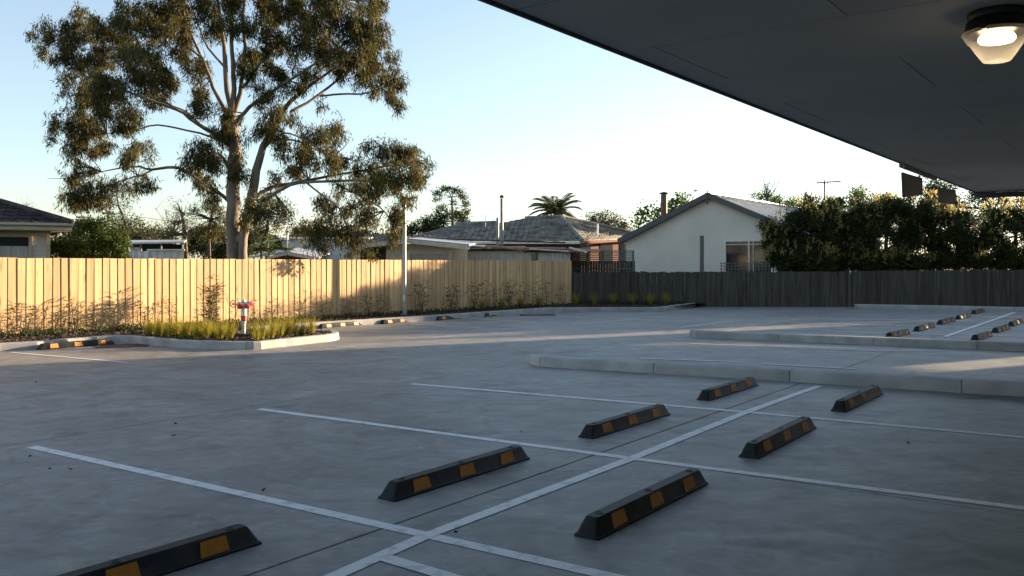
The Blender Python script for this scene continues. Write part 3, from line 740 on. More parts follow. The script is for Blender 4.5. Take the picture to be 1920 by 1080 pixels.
def plant(u, h, off, lab, grp, seed=None):
    p = fence_point(u, off); st, lm = random.choice(saps); root = empty('sapling', p, random.uniform(0, 6.3), lab, 'plant', grp)
    root.scale = (h*1.15, h*1.15, h)
    link('stem', st, root, world=False); link('leaves', lm, root, world=False)
gs = 'young shrubs planted along the pale fence'
L1 = [(-30, 1), (6, .85), (24, 1.1), (47, .7), (70, .95), (84, .6), (100, .9), (118, .7), (140, 1.25), (148, 1.0), (170, .85), (180, 1.05), (208, .95), (214, .7), (236, .85), (248, .8), (266, 1.2), (272, .8), (293, 1.15), (322, 1.0), (336, .7)]
for n_, (u, h) in enumerate(L1):
    plant(u+random.uniform(-3, 3), h*.86, random.uniform(.2, .5), 'slender young shrub against the sunlit fence, %s to the left of the hydrant' % ORD[len(L1)-1-n_], gs)
L2 = [(475, .95), (498, .8), (512, 1.0), (530, .9), (560, 1.0), (572, .9), (583, .7), (607, 1.15), (617, .9), (640, .8), (652, 1.15), (664, .9), (690, 1.0), (703, 1.1), (722, .8), (733, .95)]
for n_, (u, h) in enumerate(L2):
    plant(u+random.uniform(-3, 3), h*.86, random.uniform(.2, .5), 'slender young shrub against the fence, %s to the right of the hydrant' % ORD[n_], gs)
L3 = [(777, .8), (793, 1.15), (802, 1.0), (832, .9), (846, 1.1), (862, .8), (887, 1.05), (918, 1.1), (932, 1.0), (950, 1.15), (958, .95), (978, 1.0), (1000, 1.1), (1010, .9), (1028, 1.05), (1046, .9), (1058, .8)]
for n_, (u, h) in enumerate(L3):
    plant(u+random.uniform(-3, 3), h*1.1, random.uniform(.3, .6), 'young shrub against the shaded fence, %s to the right of the lamp post' % ORD[n_], gs)
st, lm = sapling_mesh(99, 1.25, 3.2); p = fence_point(398, .9); r_ = empty('leafy_shrub', p, 0, 'taller bushy shrub against the pale fence just left of the hydrant', 'shrub')
r_.scale = (1.25, 1.25, 1.0)
link('stem', st, r_, world=False); link('leaves', lm, r_, world=False)
# low ground plants along the fence foot
gp, _ = [], 0
for i in range(500):
    u = random.uniform(-100, 1290)
    p = fence_point(min(u, 1060), random.uniform(.1, .75)) if u < 1060 else Vector((random.uniform(f1.x, G(1290, 577).x), DY-random.uniform(.1, 1.2), .125))
    for q in range(10): gp.append((p.x+random.gauss(0, .07), p.y+random.gauss(0, .07), .13+random.random()*.08))
gp = np.array(gp); d = RNG.normal(size=(len(gp), 3)); d[:, 2] = np.abs(d[:, 2])+.4
tag(link('ground_cover', leaf_mesh('ground_cover', gp, unit(d), .05+.05*RNG.random(len(gp)), .02, M['dark_leaf'])), 'low sprouting ground cover along the foot of the fences', 'ground cover', kind='stuff')
# sedge tufts
def tuft_mesh(seed, n=150):
    r = np.random.default_rng(seed); V = []; Fq = []; rr = []
    for i in range(n):
        a = r.uniform(0, 6.28); b0 = np.array([math.cos(a), math.sin(a), 0])*r.uniform(0, .07); lean = r.uniform(.05, .75); L_ = r.uniform(.20, .52)
        dr = np.array([math.cos(a), math.sin(a), 0]); sdv = np.array([-dr[1], dr[0], 0])*.0045; k0 = len(V)
        for t in (0, .4, .75, 1):
            p = b0+dr*lean*L_*t**1.8+np.array([0, 0, L_*(t-.28*lean*t*t)])
            V += [p-sdv*(1-t*.85), p+sdv*(1-t*.85)]
        for q in range(3): Fq.append((k0+2*q, k0+2*q+1, k0+2*q+3, k0+2*q+2)); rr.append(r.random())
    me = MB().add(V, Fq).mesh('blades', M['sedge']); at_ = me.attributes.new('rnd', 'FLOAT', 'FACE'); at_.data.foreach_set('value', rr); return me
tufts = [tuft_mesh(i) for i in range(4)]
tp = [(280, 627), (296, 630), (300, 624), (318, 631), (330, 627), (345, 633), (352, 628), (368, 635), (372, 629), (385, 634), (392, 627), (412, 636), (420, 630), (430, 637), (432, 627), (480, 638), (474, 630), (488, 636), (492, 628), (508, 634), (512, 627), (524, 630), (536, 628), (552, 628), (566, 627), (583, 627), (402, 631), (309, 629), (540, 625)]
rows_ = {}
def rowof(v): return 'front row' if v >= 633 else ('middle row' if v >= 628.5 else 'back row')
for (u, v) in sorted(tp):
    rw = rowof(v); rows_[rw] = rows_.get(rw, -1)+1
    p = G(u, v+random.uniform(-1, 1), .13)
    if not inside(p.x, p.y): continue
    o = link('sedge_tuft', random.choice(tufts), None, p, random.uniform(0, 6.3)); k = random.uniform(.55, 1.0); o.scale = (k*1.2, k*1.2, k*.95)
    tag(o, 'yellow sedge tuft on the kerbed island, %s from left in the %s' % (ORD[rows_[rw]], rw), 'grass tuft', 'sedge tufts planted on the island')
for i, u in enumerate([905, 940, 975, 1010, 1080, 1115, 1150, 1185, 1220, 1250]):
    p = Vector((P(u, 0, DY-.8).x, DY-.8 if u > 1060 else fence_point(u, .3).y, .13))
    if u < 1060: p = fence_point(u, .35)
    o = link('sedge_tuft', tufts[i % 4], None, p, i*1.3); o.scale = (1.2, 1.2, 1)
    tag(o, ('dim sedge tuft below the old dark fence, %s from its left end' % ORD[i-4]) if u > 1060 else ('dim sedge tuft at the shaded end of the pale fence, %s from the left' % ORD[i]), 'grass tuft', 'sedge tufts in the shaded bed')

# ================= BIG GUM TREE =================
GY = 26.5; K = GY/F
gum = empty('gum_tree', P(447, 484, GY)*1.0, 0, 'tall spreading gum tree with pale trunk behind the new fence', 'tree'); gum.location.z = .1
rg = random.Random(11)
BR = [  # (points (u,v,depth offset), radii px)
 ([(441, 560, 0), (440, 484, 0), (437, 420, 0), (438, 360, 0), (440, 300, 0), (437, 250, 0), (434, 205, 0)], [22, 17, 16, 15, 14, 13, 11]),
 ([(458, 560, -.1), (455, 484, -.1), (456, 448, -.1), (466, 400, -.2), (478, 340, -.3), (490, 285, -.4), (505, 255, -.5), (532, 205, -.6), (575, 165, -.8), (640, 120, -1)], [11, 10.5, 10, 11, 10, 8, 7, 5.5, 4, 2]),
 ([(445, 470, 0), (450, 450, 0), (458, 440, -.1)], [12, 12, 8]),
 ([(434, 210, 0), (425, 150, .1), (420, 90, .2), (410, 20, .3), (402, -60, .4)], [10, 8, 7, 5, 3]),
 ([(436, 215, 0), (438, 140, -.3), (434, 80, -.5), (432, 0, -.7), (440, -70, -.8)], [9, 7, 6, 4, 3]),
 ([(440, 210, 0), (453, 150, -.2), (459, 90, -.4), (456, 20, -.3), (470, -60, -.2)], [9, 6, 5.5, 4, 2.5]),
 ([(432, 225, 0), (400, 165, .5), (380, 110, .8), (357, 60, 1.2), (338, 5, 1.5)], [7, 6, 5, 4, 3]),
 ([(436, 275, 0), (405, 255, -.3), (370, 232, -.8), (330, 205, -1.2), (290, 190, -1.5), (235, 170, -1.8), (170, 130, -2)], [9, 7, 6, 5, 4, 3, 2]),
 ([(375, 236, -.7), (350, 210, -.9), (310, 192, -1.0), (270, 150, -1.2)], [4, 3.5, 3, 1.5]),
 ([(420, 262, 0), (350, 245, .5), (295, 234, .8), (250, 245, 1), (200, 250, 1.2)], [4, 3, 2.6, 2, 1.2]),
 ([(437, 385, 0), (410, 362, .3), (378, 342, .5), (350, 322, .6), (325, 313, .8), (285, 318, 1), (250, 312, 1.2), (190, 322, 1.5)], [7, 6, 5, 5, 5, 4, 3, 1.5]),
 ([(290, 317, 1), (265, 328, .9), (240, 335, .8), (170, 360, .6)], [3, 2.6, 2, 1]),
 ([(440, 235, 0), (468, 200, -.4), (510, 172, -.8), (560, 140, -1.2), (620, 100, -1.6), (690, 50, -1.8)], [7, 6, 5, 4, 3, 1.5]),
 ([(545, 210, -.6), (590, 183, -.2), (630, 152, .2), (690, 110, .6), (740, 150, .7)], [5, 4.5, 3.6, 2.4, 1.2]),
 ([(600, 180, -.2), (640, 176, -.5), (680, 176, -.8), (715, 165, -1)], [3, 3, 2.6, 1.2]),
 ([(470, 375, -.2), (505, 352, .2), (560, 341, .5), (620, 330, .8), (690, 318, 1.2), (770, 305, 1.4)], [7, 6, 5, 4, 3, 1.5]),
 ([(475, 395, -.2), (515, 362, -.6), (560, 343, -1), (610, 340, -1.4), (680, 338, -1.8), (730, 345, -2)], [6, 5, 4.5, 4, 3, 1.5]),
 ([(575, 343, -1), (610, 370, -1.1), (640, 395, -1.3), (650, 430, -1.5)], [3, 3, 2.4, 1.2]),
 ([(630, 345, -1.4), (680, 370, -1.2), (720, 395, -1), (738, 430, -.9)], [3, 2.6, 2, 1]),
 ([(456, 165, -.2), (490, 115, -.6), (530, 78, -.9), (590, 35, -1.2), (640, 0, -1.4)], [5, 4, 3.4, 2.4, 1.4]),
 ([(500, 265, -.5), (550, 262, -.2), (590, 280, .1), (640, 296, .4)], [3.6, 3, 2.6, 1.4]),
 ([(495, 280, -.4), (530, 250, -1), (570, 262, -1.3), (610, 285, -1.6)], [3, 2.6, 2, 1]),
 ([(425, 130, .1), (390, 90, .6), (370, 40, .9), (350, -20, 1.1)], [4, 3.4, 2.6, 2]),
 ([(383, 115, .8), (330, 70, 1.2), (270, 40, 1.5), (210, 60, 1.7), (150, 60, 1.9)], [3.6, 3, 2.6, 2, 1.2]),
 ([(432, 330, 0), (422, 300, -.4), (400, 285, -.8), (375, 290, -1)], [3, 2.6, 2, 1.2]),
]
tr = MB(); nodes = []
for i, (pts, rad) in enumerate(BR):
    m_ = tr if i < 3 else MB()
    pp = [P(u, v, GY+dy) for u, v, dy in pts]
    out = limb(m_, pp, [r*K*(.82 if i < 3 else .60) for r in rad], 12 if i < 7 else 8, 3, .04 if i < 2 else .10)
    if i >= 2: nodes += out[2:]
    if i >= 3: m_.build('branch', M['bark'], gum)
tr.build('trunk', M['bark'], gum)
BL = """85 68 30 22;75 92 16 14;150 55 42 38;165 110 58 48;122 102 26 28;158 175 44 45;215 62 45 50;272 42 58 45;325 28 50 40;250 118 50 42;210 178 50 46;285 155 42 38;312 138 26 32;150 232 46 30;112 236 24 22;178 268 48 36;228 226 42 30;132 283 22 20;262 283 22 26;250 300 28 16;150 326 38 22;150 378 32 32;188 366 28 36;118 368 14 9;235 340 42 14;270 348 18 10;
345 62 26 30;380 20 36 26;430 8 36 22;345 104 26 24;370 128 26 30;376 168 20 24;378 205 20 22;412 58 20 22;452 40 26 32;500 20 46 34;560 18 58 38;622 28 58 42;680 42 48 42;700 12 36 25;530 78 46 36;600 88 56 38;660 98 46 38;712 92 34 38;702 146 40 28;742 152 30 24;738 190 20 20;650 132 40 18;480 110 32 34;470 148 26 20;520 140 36 20;580 135 30 16;548 172 26 12;498 188 20 24;520 216 32 26;505 250 28 24;528 278 18 22;602 192 12 7;410 40 14 18;
430 218 26 16;414 243 28 16;440 262 26 18;372 288 42 26;348 318 22 16;402 306 28 18;378 338 28 20;446 300 16 12;435 330 12 10;
590 246 30 20;636 250 32 20;578 286 34 24;560 314 32 16;622 292 40 20;664 306 34 16;722 288 44 28;765 288 34 32;744 328 46 30;702 326 34 20;774 338 22 20;706 362 34 14;800 308 12 10;652 346 42 14;622 386 36 26;680 392 26 20;602 428 32 20;650 438 36 26;688 420 22 16;742 402 20 26;600 458 26 10;736 438 14 16;664 468 16 10;690 470 14 8;560 430 14 12;
400 366 18 16;478 392 18 26;500 362 14 12;470 408 20 14;455 330 10 14;520 330 18 10;760 375 18 16""".replace('\n', '').split(';')
blobs = []; tw = MB()
for s_ in BL:
    if not s_.strip(): continue
    u, v, ru, rv = map(float, s_.split()); 
    # attach depth to the nearest branch node in the picture plane
    q0 = P(u, v, GY); nn_ = min(nodes, key=lambda n_: (n_.x-q0.x)**2+(n_.z-q0.z)**2)
    dy = (nn_.y-GY)*1.0+rg.gauss(0, .5); c_ = P(u, v, GY+dy)
    blobs.append((c_, ru*K*.92, (ru+rv)/2*K*1.25, rv*K*.92))
    n2 = min(nodes, key=lambda n_: (n_-c_).length)
    for q in range(4):
        e = c_+Vector((rg.gauss(0, .5)*ru*K, rg.gauss(0, .5)*ru*K, rg.gauss(0, .5)*rv*K)); m1 = n2.lerp(e, .5)+Vector((rg.gauss(0, .1), rg.gauss(0, .1), rg.uniform(-.1, .15)))
        tw.tube([n2, n2.lerp(m1, .6), m1, e], [.022, .017, .013, .005], 4, cap=False)
# unseen upper crown above the frame
for _ in range(26):
    u = rg.uniform(150, 680); v = rg.uniform(-230, -25); c_ = P(u, v, GY+rg.gauss(0, 1.6)); blobs.append((c_, .8, .9, .6))
tag(tw.build('twigs', M['twig'], gum), kind='stuff')
sp_, bid = blob_sprigs(blobs, 215, clump=2.4, cr=.22, cz=1.5)
b_, d_, L_, W_, r_ = sprig_leaves(sp_, 9, .06, 1.2, .17, .024)
crown = link('crown', leaf_mesh('crown', b_, d_, L_, W_, M['gum'], r_), gum)

# ================= OTHER TREES AND HEDGE =================
def tree(name, label, cat, Y, blobs_px, stem, leafm, Lf, Wf, dens, k=6, droop=.2, spread=.1, group=None, barkm=None, depth=1.1, shell=.5, twig=2, rag=.15, tips=None, clump=1.8):
    root = empty(name, Vector((P(stem[0][0], 0, Y).x, Y, .1)), 0, label, cat, group)
    Kk = Y/F; bl = []; t_ = MB(); tn = []
    pts = [P(u, v, Y) for u, v, r in stem]; pts[0].z = .05
    tn = limb(t_, pts, [r*Kk for u, v, r in stem], 7, 2, .1)
    for (u, v, ru, rv) in blobs_px:
        c_ = P(u, v, Y+random.gauss(0, .35)*ru*Kk*depth); bl.append((c_, ru*Kk*.92, (ru+rv)/2*Kk*depth, rv*Kk*.92))
        n2 = min(tn, key=lambda n_: (n_-c_).length)
        for q in range(twig):
            e = c_+Vector([random.gauss(0, .4)*ru*Kk, random.gauss(0, .4)*ru*Kk, random.gauss(0, .4)*rv*Kk]); t_.tube([n2, n2.lerp(e, .5)+Vector((0, 0, .05)), e], [.03, .02, .008], 4, cap=False)
    t_.build('trunk', barkm or M['dbark'], root)
    sp_, _ = blob_sprigs(bl, dens*3.2, shell=shell, rag=rag, clump=clump, cr=.22*Y/36*(1+.0*k), cz=.9)
    b_, d_, L_, W_, r_ = sprig_leaves(sp_, k, spread, droop, Lf, Wf)
    link('crown', leaf_mesh('crown', b_, d_, L_, W_, leafm, r_), root)
    if tips:
        # upright leading shoots over the upper surface, coloured gold as if sunlit
        tp_, td = [], []
        for (c_, rx, ry, rz_) in bl:
            n = int(tips*rx*ry); dd = unit(RNG.normal(size=(n, 3))); dd[:, 2] = np.abs(dd[:, 2])
            q = dd*np.array([rx, ry, rz_])*(1.08+.16*RNG.random((n, 1)))+np.array(c_)
            for _k in range(7):
                tp_.append(q+np.array([0, 0, .03])*_k+RNG.normal(size=q.shape)*.02); t0 = RNG.normal(size=q.shape)*.55+dd*.4; t0[:, 2] += .7; td.append(unit(t0))
        tp_ = np.concatenate(tp_); td = np.concatenate(td)
        link('leading_shoots', leaf_mesh('leading_shoots', tp_, td, .12, .036, M['sunlit_tip']), root)
    return root
# hedge shrubs behind the old fence
def hedge_shrub(label, Y, bp, stem): tree('hedge_shrub', label, 'shrub', Y, bp, stem, M['hedge'], .11, .045, 85, 9, -.25, .10, 'tall dark shrubs making the hedge behind the old fence', tips=80, shell=.7, depth=.8, rag=.24)
hedge_shrub('leftmost dark hedge shrub, reaching over the window of the gabled house', 36, [(1440, 428, 18, 12), (1460, 442, 28, 18), (1500, 410, 38, 26), (1480, 450, 45, 38), (1530, 440, 42, 48), (1500, 480, 60, 24), (1470, 496, 34, 16), (1505, 498, 34, 16), (1538, 496, 30, 16), (1465, 478, 26, 18), (1540, 490, 40, 20), (1525, 400, 28, 18), (1450, 460, 20, 16), (1518, 376, 14, 9)], [(1500, 560, 6), (1502, 480, 4), (1505, 420, 2)])
hedge_shrub('second hedge shrub from the left, below the television aerial', 36.6, [(1580, 418, 38, 20), (1572, 445, 42, 36), (1610, 428, 38, 32), (1590, 475, 56, 30), (1560, 496, 34, 16), (1595, 498, 34, 16), (1628, 496, 30, 16), (1560, 400, 20, 10), (1545, 400, 26, 26), (1625, 490, 40, 18), (1620, 395, 26, 20), (1535, 455, 26, 36)], [(1588, 560, 6), (1586, 480, 4), (1588, 420, 2)])
hedge_shrub('third hedge shrub from the left, tips coloured sunlit yellow and highest in the middle', 36.3, [(1660, 392, 34, 18), (1640, 425, 42, 34), (1680, 400, 34, 28), (1665, 470, 54, 34), (1635, 496, 34, 16), (1670, 498, 34, 16), (1703, 496, 30, 16), (1690, 440, 32, 38), (1705, 405, 22, 22), (1700, 490, 40, 18), (1630, 450, 26, 36), (1662, 378, 20, 8)], [(1664, 560, 6), (1662, 480, 4), (1660, 420, 2)])
hedge_shrub('fourth hedge shrub from the left, beneath the hanging grey sheets', 36.5, [(1735, 388, 36, 22), (1725, 425, 38, 36), (1775, 405, 34, 24), (1790, 440, 42, 38), (1750, 470, 60, 34), (1720, 496, 34, 16), (1755, 498, 34, 16), (1788, 496, 30, 16), (1815, 425, 24, 26), (1810, 475, 30, 28), (1710, 440, 24, 40), (1755, 398, 30, 18), (1835, 455, 20, 34), (1830, 490, 40, 18)], [(1762, 560, 6), (1760, 480, 4), (1762, 420, 2)])
hedge_shrub('rightmost hedge shrub at the picture edge under the canopy corner', 36.2, [(1880, 400, 36, 22), (1870, 440, 34, 38), (1915, 420, 36, 36), (1960, 410, 40, 36), (1890, 475, 50, 30), (1860, 496, 34, 16), (1895, 498, 34, 16), (1928, 496, 30, 16), (1960, 460, 50, 42)], [(1900, 560, 6), (1902, 480, 4), (1905, 420, 2)])
tree('hedge_shrub', 'hedge shrub continuing beyond the right edge of the picture', 'shrub', 36.4, [(2440, 400, 60, 40), (2440, 465, 60, 44), (2540, 420, 60, 50), (1995, 440, 40, 50), (2100, 440, 50, 50), (2000, 485, 60, 30), (2120, 490, 60, 26), (2220, 485, 60, 30), (2040, 400, 50, 44), (2050, 460, 60, 42), (2090, 365, 50, 42), (2150, 360, 60, 45), (2150, 400, 60, 45), (2150, 460, 60, 42), (2210, 362, 60, 42), (2270, 366, 60, 45), (2330, 370, 50, 45), (2250, 410, 60, 45), (2340, 420, 60, 45), (2250, 460, 70, 45), (2350, 470, 60, 40)], [(2100, 560, 6), (2102, 480, 4), (2105, 420, 2)], M['hedge'], .12, .05, 34, 7, 0, .12, 'tall dark shrubs making the hedge behind the old fence')
# trees behind
tree('dense_tree', 'tall dark tree seen through under the canopy corner', 'tree', 44, [(1750, 345, 44, 24), (1800, 365, 55, 30), (1850, 370, 50, 22), (1900, 385, 45, 28), (1780, 400, 50, 26), (1840, 410, 40, 25), (1740, 375, 28, 22), (1715, 350, 18, 10)], [(1800, 500, 6), (1800, 420, 4), (1790, 370, 2)], M['dark_leaf'], .14, .05, 20, 7, .1, .14, shell=.6)
tree('rounded_tree', 'rounded yellow green tree top behind the hedge, right of the aerial', 'tree', 50, [(1590, 376, 34, 16), (1565, 388, 28, 16), (1625, 380, 34, 18), (1650, 376, 24, 10), (1602, 362, 24, 9), (1600, 410, 50, 22)], [(1600, 490, 6), (1600, 420, 4), (1600, 390, 2)], M['bright_leaf'], .15, .07, 22, 7, 0, .14)
tree('leafy_treetop', 'low green treetop behind the ridge of the gabled house', 'tree', 62, [(1440, 372, 24, 8), (1470, 374, 24, 9), (1420, 369, 14, 6), (1490, 382, 20, 9), (1455, 390, 46, 14)], [(1455, 480, 5), (1455, 420, 3), (1455, 380, 2)], M['bright_leaf'], .16, .08, 16, 6, 0, .15)
tree('green_tree', 'fresh green tree between the brown flue and the gabled roof', 'tree', 55, [(1225, 402, 26, 18), (1260, 388, 26, 16), (1285, 382, 22, 12), (1205, 415, 18, 12), (1240, 415, 40, 16), (1290, 372, 8, 5), (1215, 392, 10, 7)], [(1245, 490, 5), (1245, 430, 3), (1250, 400, 2)], M['bright_leaf'], .22, .13, 8, 5, 0, .2)
tree('round_gum', 'dusky round crowned tree pair left of the green tree', 'tree', 75, [(1130, 405, 24, 10), (1115, 415, 22, 12), (1150, 412, 24, 14), (1175, 420, 20, 10), (1140, 425, 40, 12)], [(1140, 480, 4), (1140, 440, 3), (1140, 420, 2)], M['gum_far'], .2, .08, 14, 6, .1, .2)
tree('umbrella_gum', 'flat topped gum with open crown above the tiled roof', 'tree', 70, [(838, 354, 20, 5), (858, 358, 16, 5), (822, 362, 12, 5), (818, 374, 8, 4), (868, 368, 10, 6), (874, 382, 7, 9), (830, 388, 9, 4), (850, 378, 8, 3), (876, 398, 7, 7)], [(850, 480, 4), (849, 430, 3), (848, 400, 2.2), (847, 370, 1.4)], M['gum_far'], .2, .07, 26, 7, .1, .12, barkm=M['twig'], clump=0, rag=.08)
tree('bushy_tree', 'dark green bushy tree left of the tiled roof', 'tree', 64, [(800, 420, 30, 18), (780, 435, 24, 14), (830, 408, 26, 16), (855, 402, 26, 14), (820, 430, 40, 20), (868, 418, 18, 12), (775, 425, 10, 8)], [(815, 490, 5), (815, 450, 4), (820, 420, 2)], M['dark_leaf'], .2, .07, 18, 7, .1, .17)
tree('distant_gum', 'spreading gum crown seen behind the trunk of the big tree', 'tree', 62, [(490, 378, 30, 12), (520, 385, 34, 14), (540, 400, 22, 14), (480, 400, 30, 18), (515, 405, 30, 16), (490, 430, 36, 14)], [(500, 490, 5), (500, 440, 4), (505, 400, 2)], M['gum_far'], .2, .07, 17, 6, .2, .2)
tree('small_gum', 'small olive tree right of the thin radio mast', 'tree', 66, [(565, 418, 16, 9), (575, 430, 20, 12), (560, 440, 16, 12)], [(567, 490, 4), (567, 440, 2), (567, 425, 1.5)], M['gum_far'], .2, .07, 15, 6, .1, .2)
tree('distant_gum', 'thin gum with tufted crown right of the utility pole', 'tree', 80, [(215, 355, 14, 7), (230, 360, 10, 6), (240, 387, 12, 5), (212, 385, 12, 6), (228, 410, 22, 12), (250, 425, 28, 16), (215, 430, 24, 14), (280, 435, 18, 10)], [(240, 490, 4), (238, 430, 3), (222, 385, 1.8), (218, 358, 1.2)], M['gum_far'], .2, .08, 14, 6, .1, .25, barkm=M['twig'])
tree('rusty_tree', 'brownish bare twigged tree left of the big trunk', 'tree', 50, [(320, 425, 30, 14), (345, 405, 26, 16), (300, 440, 30, 14), (370, 425, 34, 22), (335, 448, 34, 12), (400, 430, 24, 20), (330, 385, 16, 10)], [(350, 490, 5), (348, 440, 4), (340, 400, 2)], M['gum_far'], .12, .04, 13, 5, .3, .2, twig=10, barkm=M['twig'])
tree('weeping_tree', 'drooping small tree hanging beside the big trunk over the fence', 'tree', 34, [(398, 390, 28, 20), (412, 415, 22, 20), (385, 425, 22, 16), (404, 440, 18, 16), (360, 400, 14, 12)], [(395, 490, 4), (392, 440, 3), (398, 400, 1.5)], M['gum'], .14, .024, 40, 8, .9, .1, twig=6, barkm=M['twig'])
tree('leafy_bush', 'large dark green bush between the cream house and the utility pole', 'tree', 30, [(175, 440, 34, 26), (200, 455, 36, 24), (150, 455, 30, 22), (120, 468, 24, 16), (225, 465, 24, 16), (190, 425, 24, 16), (140, 482, 34, 16), (180, 484, 34, 16), (215, 484, 30, 16), (108, 486, 22, 14), (160, 420, 14, 12), (105, 460, 14, 16), (232, 440, 10, 8)], [(175, 500, 5), (175, 460, 3), (175, 440, 2)], M['bush_leaf'], .10, .045, 60, 8, .1, .09)
tree('leafy_bush', 'wispy green bush behind the fence right of the big trunk', 'tree', 36, [(480, 460, 18, 16), (500, 450, 16, 14), (520, 465, 18, 12), (470, 475, 14, 10), (550, 470, 16, 8), (505, 472, 28, 8)], [(490, 500, 3), (490, 465, 2), (492, 450, 1.5)], M['bright_leaf'], .1, .035, 20, 6, .2, .1, twig=5)
tree('background_trees', 'low olive tree line filling the horizon behind the houses on the left', 'tree', 95, [(130, 432, 30, 10), (160, 425, 20, 12), (60, 430, 40, 10), (270, 440, 30, 12), (310, 445, 24, 8), (450, 440, 50, 16), (600, 445, 60, 14), (690, 445, 60, 12), (540, 450, 50, 12), (380, 445, 40, 16), (740, 440, 30, 10), (110, 455, 40, 16), (180, 455, 40, 18), (240, 452, 40, 18), (300, 458, 40, 18), (360, 460, 44, 20), (420, 465, 44, 18), (480, 462, 44, 18), (60, 455, 50, 16), (540, 470, 50, 12), (620, 462, 50, 14), (180, 478, 60, 10), (300, 478, 60, 10), (420, 482, 60, 10)], [(350, 490, 4), (350, 460, 3), (350, 450, 2)], M['gum_far'], .34, .17, 11, 6, 0, .3, twig=0)
# bare trees
def bare(Y, u, vb, vt, wpx, label, seed, n=34):
    rs = random.Random(seed); root = empty('bare_tree', Vector((P(u, 0, Y).x, Y, .1)), 0, label, 'tree'); m_ = MB(); Kk = Y/F
    base = P(u, vb, Y); m_.tube([Vector((base.x, Y, .1)), base], [.12, .08], 5)
    for i in range(n):
        e = P(u+rs.gauss(0, .42)*wpx, vt+rs.random()*(vb-vt)*.8, Y+rs.gauss(0, .3)*wpx*Kk); mm = base.lerp(e, .5)+Vector((rs.gauss(0, .1), 0, rs.gauss(0, .1)-.15))
        m_.tube([base, mm, e], [.05, .025, .01], 4, cap=False)
        for q in range(4): f = mm.lerp(e, rs.random())+Vector((0, 0, 0)); m_.tube([f, f+Vector((rs.gauss(0, .4), rs.gauss(0, .4), rs.uniform(.1, .7)))], [.014, .006], 3, cap=False)
    m_.build('branches', M['twig'], root)
bare(60, 1438, 372, 334, 24, 'bare leafless twigs rising above the ridge of the gabled house', 3, 13)
bare(55, 325, 440, 385, 40, 'grey bare tree behind the sheds left of the big trunk', 4, 20)
bare(70, 40, 420, 372, 26, 'bare twiggy treetop above the dark tiled roof on the left', 5, 20)
# palm
pr_ = empty('palm_tree', P(1043, 400, 58), 0, 'palm tree rising behind the ridge of the tiled roof', 'tree'); pr_.location.z = .1
m_ = MB(); m_.tube([Vector((P(1043, 0, 58).x, 58, .1)), P(1043, 398, 58)], [.25, .2], 8); m_.build('trunk', M['dbark'], pr_)
ps, dsv = [], []; rib = MB(); c0 = P(1043, 398, 58)
for i in range(34):
    a = i*2.4; el = random.uniform(.0, 1.35); L0 = random.uniform(1.35, 1.9); prev = c0; pts = [c0]
    dirv = Vector((math.cos(a)*math.cos(el), math.sin(a)*math.cos(el), math.sin(el)))
    for q in range(8):
        dirv = (dirv+Vector((0, 0, -.13))).normalized(); prev = prev+dirv*L0/8; pts.append(prev)
        sdv = dirv.cross(Vector((0, 0, 1))).normalized()
        for s_ in (-1, 1):
            for z in range(7): ps.append(prev-dirv*L0/8*z/7); dsv.append((sdv*s_*.7+dirv*.7+Vector((0, 0, -.35))).normalized())
    rib.tube(pts, [.025]*4+[.018]*5, 4)
rib.build('frond_rib', M['bright_leaf'], pr_)
link('fronds', leaf_mesh('fronds', np.array(ps), np.array(dsv), .42, .032, M['gum_far']), pr_)

# ================= HOUSES =================
def quad_box(mb_, a, b, c, d, t):   # slab from quad with thickness t along normal
    n = (b-a).cross(d-a).normalized()*t; mb_.add([a, b, c, d, a+n, b+n, c+n, d+n], [(3, 2, 1, 0), (4, 5, 6, 7), (0, 1, 5, 4), (1, 2, 6, 5), (2, 3, 7, 6), (3, 0, 4, 7)]); return mb_
# --- gabled house ---
hA = eA.copy(); hB = eB.copy()
apx = P(1332, 366, 40); gz = 2.86; W2 = 4.3; dep = 13
gh = empty('gabled_house', Vector((apx.x, apx.y, .1)), 0, 'cream rendered house with a wide gable and grey metal roof', 'house')
def hpnt(a, b, z): return Vector((apx.x, apx.y, 0))+hA*a+hB*b+Vector((0, 0, z))
az_ = apx.z
vs = []
for b in (0, dep):
    vs += [hpnt(-W2, b, 0), hpnt(W2, b, 0), hpnt(W2, b, gz), hpnt(0, b, az_-.05), hpnt(-W2, b, gz)]
link('wall', recalc(MB().add(vs, [(0, 1, 2, 3, 4), (9, 8, 7, 6, 5), (0, 5, 6, 1), (1, 6, 7, 2), (0, 4, 9, 5), (2, 7, 8, 3), (3, 8, 9, 4)]).mesh('wall', M['render_wall'])), gh)
slope = (az_-gz)/W2; ov = .28
for s_ in (-1, 1):
    e0 = hpnt(s_*(W2+ov), -.3, gz-slope*ov); e1 = hpnt(0, -.3, az_); e2 = hpnt(0, dep+.3, az_); e3 = hpnt(s_*(W2+ov), dep+.3, gz-slope*ov)
    m_ = MB(); q = [e0, e1, e2, e3] if s_ > 0 else [e1, e0, e3, e2]
    quad_box(m_, *q, .05)
    n_ = 22
    for k in range(n_+1):
        p0 = e0.lerp(e3, k/n_); p1 = e1.lerp(e2, k/n_); m_.beam(p0+Vector((0, 0, .07)), p1+Vector((0, 0, .07)), .04, .03)
    o = m_.build('roof', M['tin'], gh)
    MB().beam(hpnt(s_*(W2+ov), -.32, gz-slope*ov-.02), hpnt(0, -.32, az_-.02), .035, .24).build('barge_board', M['trim'], gh)
    MB().beam(hpnt(s_*(W2+ov), -.3, gz-slope*ov-.02), hpnt(s_*(W2+ov), dep+.3, gz-slope*ov-.02), .1, .1).build('gutter', M['trim'], gh)
MB().beam(hpnt(0, -.3, az_+.07), hpnt(0, dep+.3, az_+.07), .3, .04).build('ridge_cap', M['tin'], gh)
